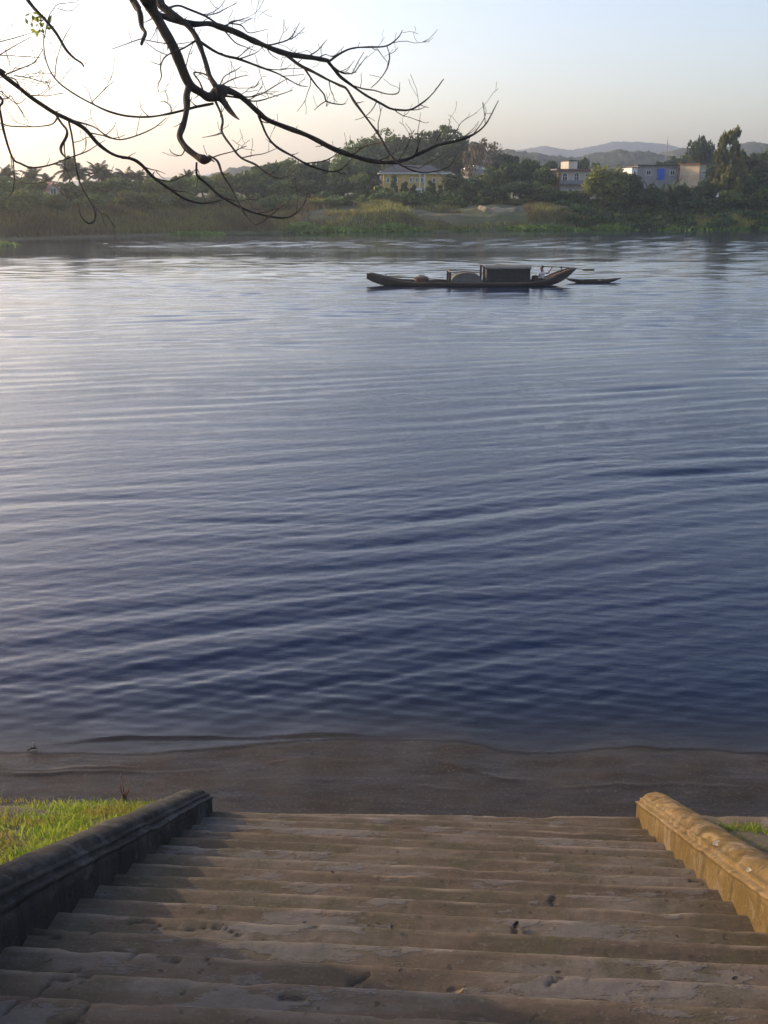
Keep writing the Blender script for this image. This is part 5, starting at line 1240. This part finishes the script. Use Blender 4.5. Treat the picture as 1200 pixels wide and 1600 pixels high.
pebble('stone', at_z(454, 1261, .03), .026, M['stone'], 'round dark pebble in the shallows just beyond the last step', 'stone', None, 3, (1, 1, .9))
pebble('stone', at_z(745, 1242, .02), .05, M['stone'], 'flat dark stone breaking the shallow water right of centre', 'stone', None, 5, (1, .6, .4))
p = at_z(52, 1169, .03); e = empty('driftwood', p); e.scale = (.7,)*3; tag(e, 'dark piece of driftwood with bent end at the swash line on left', 'driftwood')
mb = MB(); mb.tube([(-.085, -.05, -.01), (-.03, -.02, .01), (.03, .01, .0), (.045, .02, -.02)], [.012, .018, .016, .01], 7); mb.build('stick', M['stone'], e)
mb = MB(); mb.tube([(.0, -.0, .01), (.015, .01, .05), (.01, .015, .095)], [.017, .015, .012], 7); mb.build('knot', M['palebark'], e)
M['dryleaf'] = simple('dry_leaf', (.10, .065, .035), (.20, .14, .07), 14, .8, .3, .003); M['paleleaf'] = simple('pale_leaf', (.50, .42, .27), (.62, .54, .38), 14, .8, .2, .003); M['darkleaf'] = simple('dark_leaf', (.018, .014, .011), (.045, .035, .025), 14, .8, .3, .003)
def leaf(pos, ln, rz, mat, label, group=None, curl=.35):
    n = 9; V = []; F = []
    for i in range(n):
        t = i/(n-1); w_ = .30*ln*math.sin(math.pi*min(1, t*.94+.03))**.8
        for j in (-1, 0, 1): V.append(((t-.5)*ln, j*w_, .004+curl*ln*((t-.5)**2*.9+(abs(j)*.16))))
    for i in range(n-1): F += [(i*3, i*3+3, i*3+4, i*3+1), (i*3+1, i*3+4, i*3+5, i*3+2)]
    o = mk('fallen_leaf', V, F, mat, loc=tuple(pos)); o.rotation_euler = (0, 0, rz); o.modifiers.new('thick', 'SOLIDIFY').thickness = .002
    return tag(o, label, 'leaf', group)
def on_steps(px, py, lift=.012):
    s, r = px_st(px, py); z = stairz(s)
    for _ in range(3):
        P = at_z(px, py, z+.01); s = float(P[:2]@F2); z = stairz(s)
    return (*at_z(px, py, z+lift)[:2], z+lift)
leaf(on_steps(806, 1449), .06, 1.1, M['darkleaf'], 'dark curled leaf standing out on the steps right of centre', None, .9)
leaf(on_steps(712, 1549), .09, .3, M['weed'] if False else M['dryleaf'], 'yellowish curled leaf low on the steps near picture bottom', None, .5)
GLf = ('small dark dry leaf lying on a worn concrete step', 'dark dry leaves on the steps')
for i, (px, py) in enumerate([(476, 1442), (613, 1450), (872, 1520), (1058, 1464), (1148, 1530), (520, 1364), (626, 1517)]):
    leaf(on_steps(px, py), .022+.018*((i*37) % 10)/10, i*1.7, M['darkleaf'], *GLf, .4)
def on_wall(px, py):
    d = ray(px, py); 
    k = 3.0; best = None
    # march to the cap of the right wall
    for k in np.arange(3, 12, .01):
        P = np.array([0, 0, CAMH])+d*k; s = P[:2]@F2; u = P[:2]@R2-RR
        if 0 <= u <= .30 and P[2] <= znos(s)+.60*np.interp(u, [0, .025, .05, .072, .13, .21, .285, .30], [.36, .41, .43, .48, .53, .54, .48, .40])+.01: return P
    return P
leaf(on_wall(1121, 1319), .085, .5, M['paleleaf'], 'pale dry leaf lying on the cap of the golden right wall', None, .3)
leaf(on_wall(1170, 1361), .055, 1.5, M['paleleaf'], 'small pale leaf scrap lower on the golden right wall', None, .3)

# ------------------------------------------------------------------ camera and picture
cd = bpy.data.cameras.new('camera'); cam = bpy.data.objects.new('camera', cd); COL.objects.link(cam)
cam.location = (0, 0, CAMH); cam.rotation_euler = (math.pi/2-PITCH, 0, 0)
cd.sensor_fit = 'VERTICAL'; cd.sensor_height = 36; cd.lens = 36*FPX/1600; cd.clip_start = .05; cd.clip_end = 6000
SC.camera = cam
SC.view_settings.view_transform = 'Standard'; SC.view_settings.look = 'None'; SC.view_settings.gamma = 1; SC.view_settings.exposure = 0.98
SC.view_settings.use_curve_mapping = False
SC.render.engine = 'CYCLES'
SC.cycles.max_bounces = 5; SC.cycles.diffuse_bounces = 2; SC.cycles.glossy_bounces = 3; SC.cycles.adaptive_threshold = .02; SC.cycles.transparent_max_bounces = 8; SC.cycles.volume_bounces = 0
SC.cycles.use_denoising = True
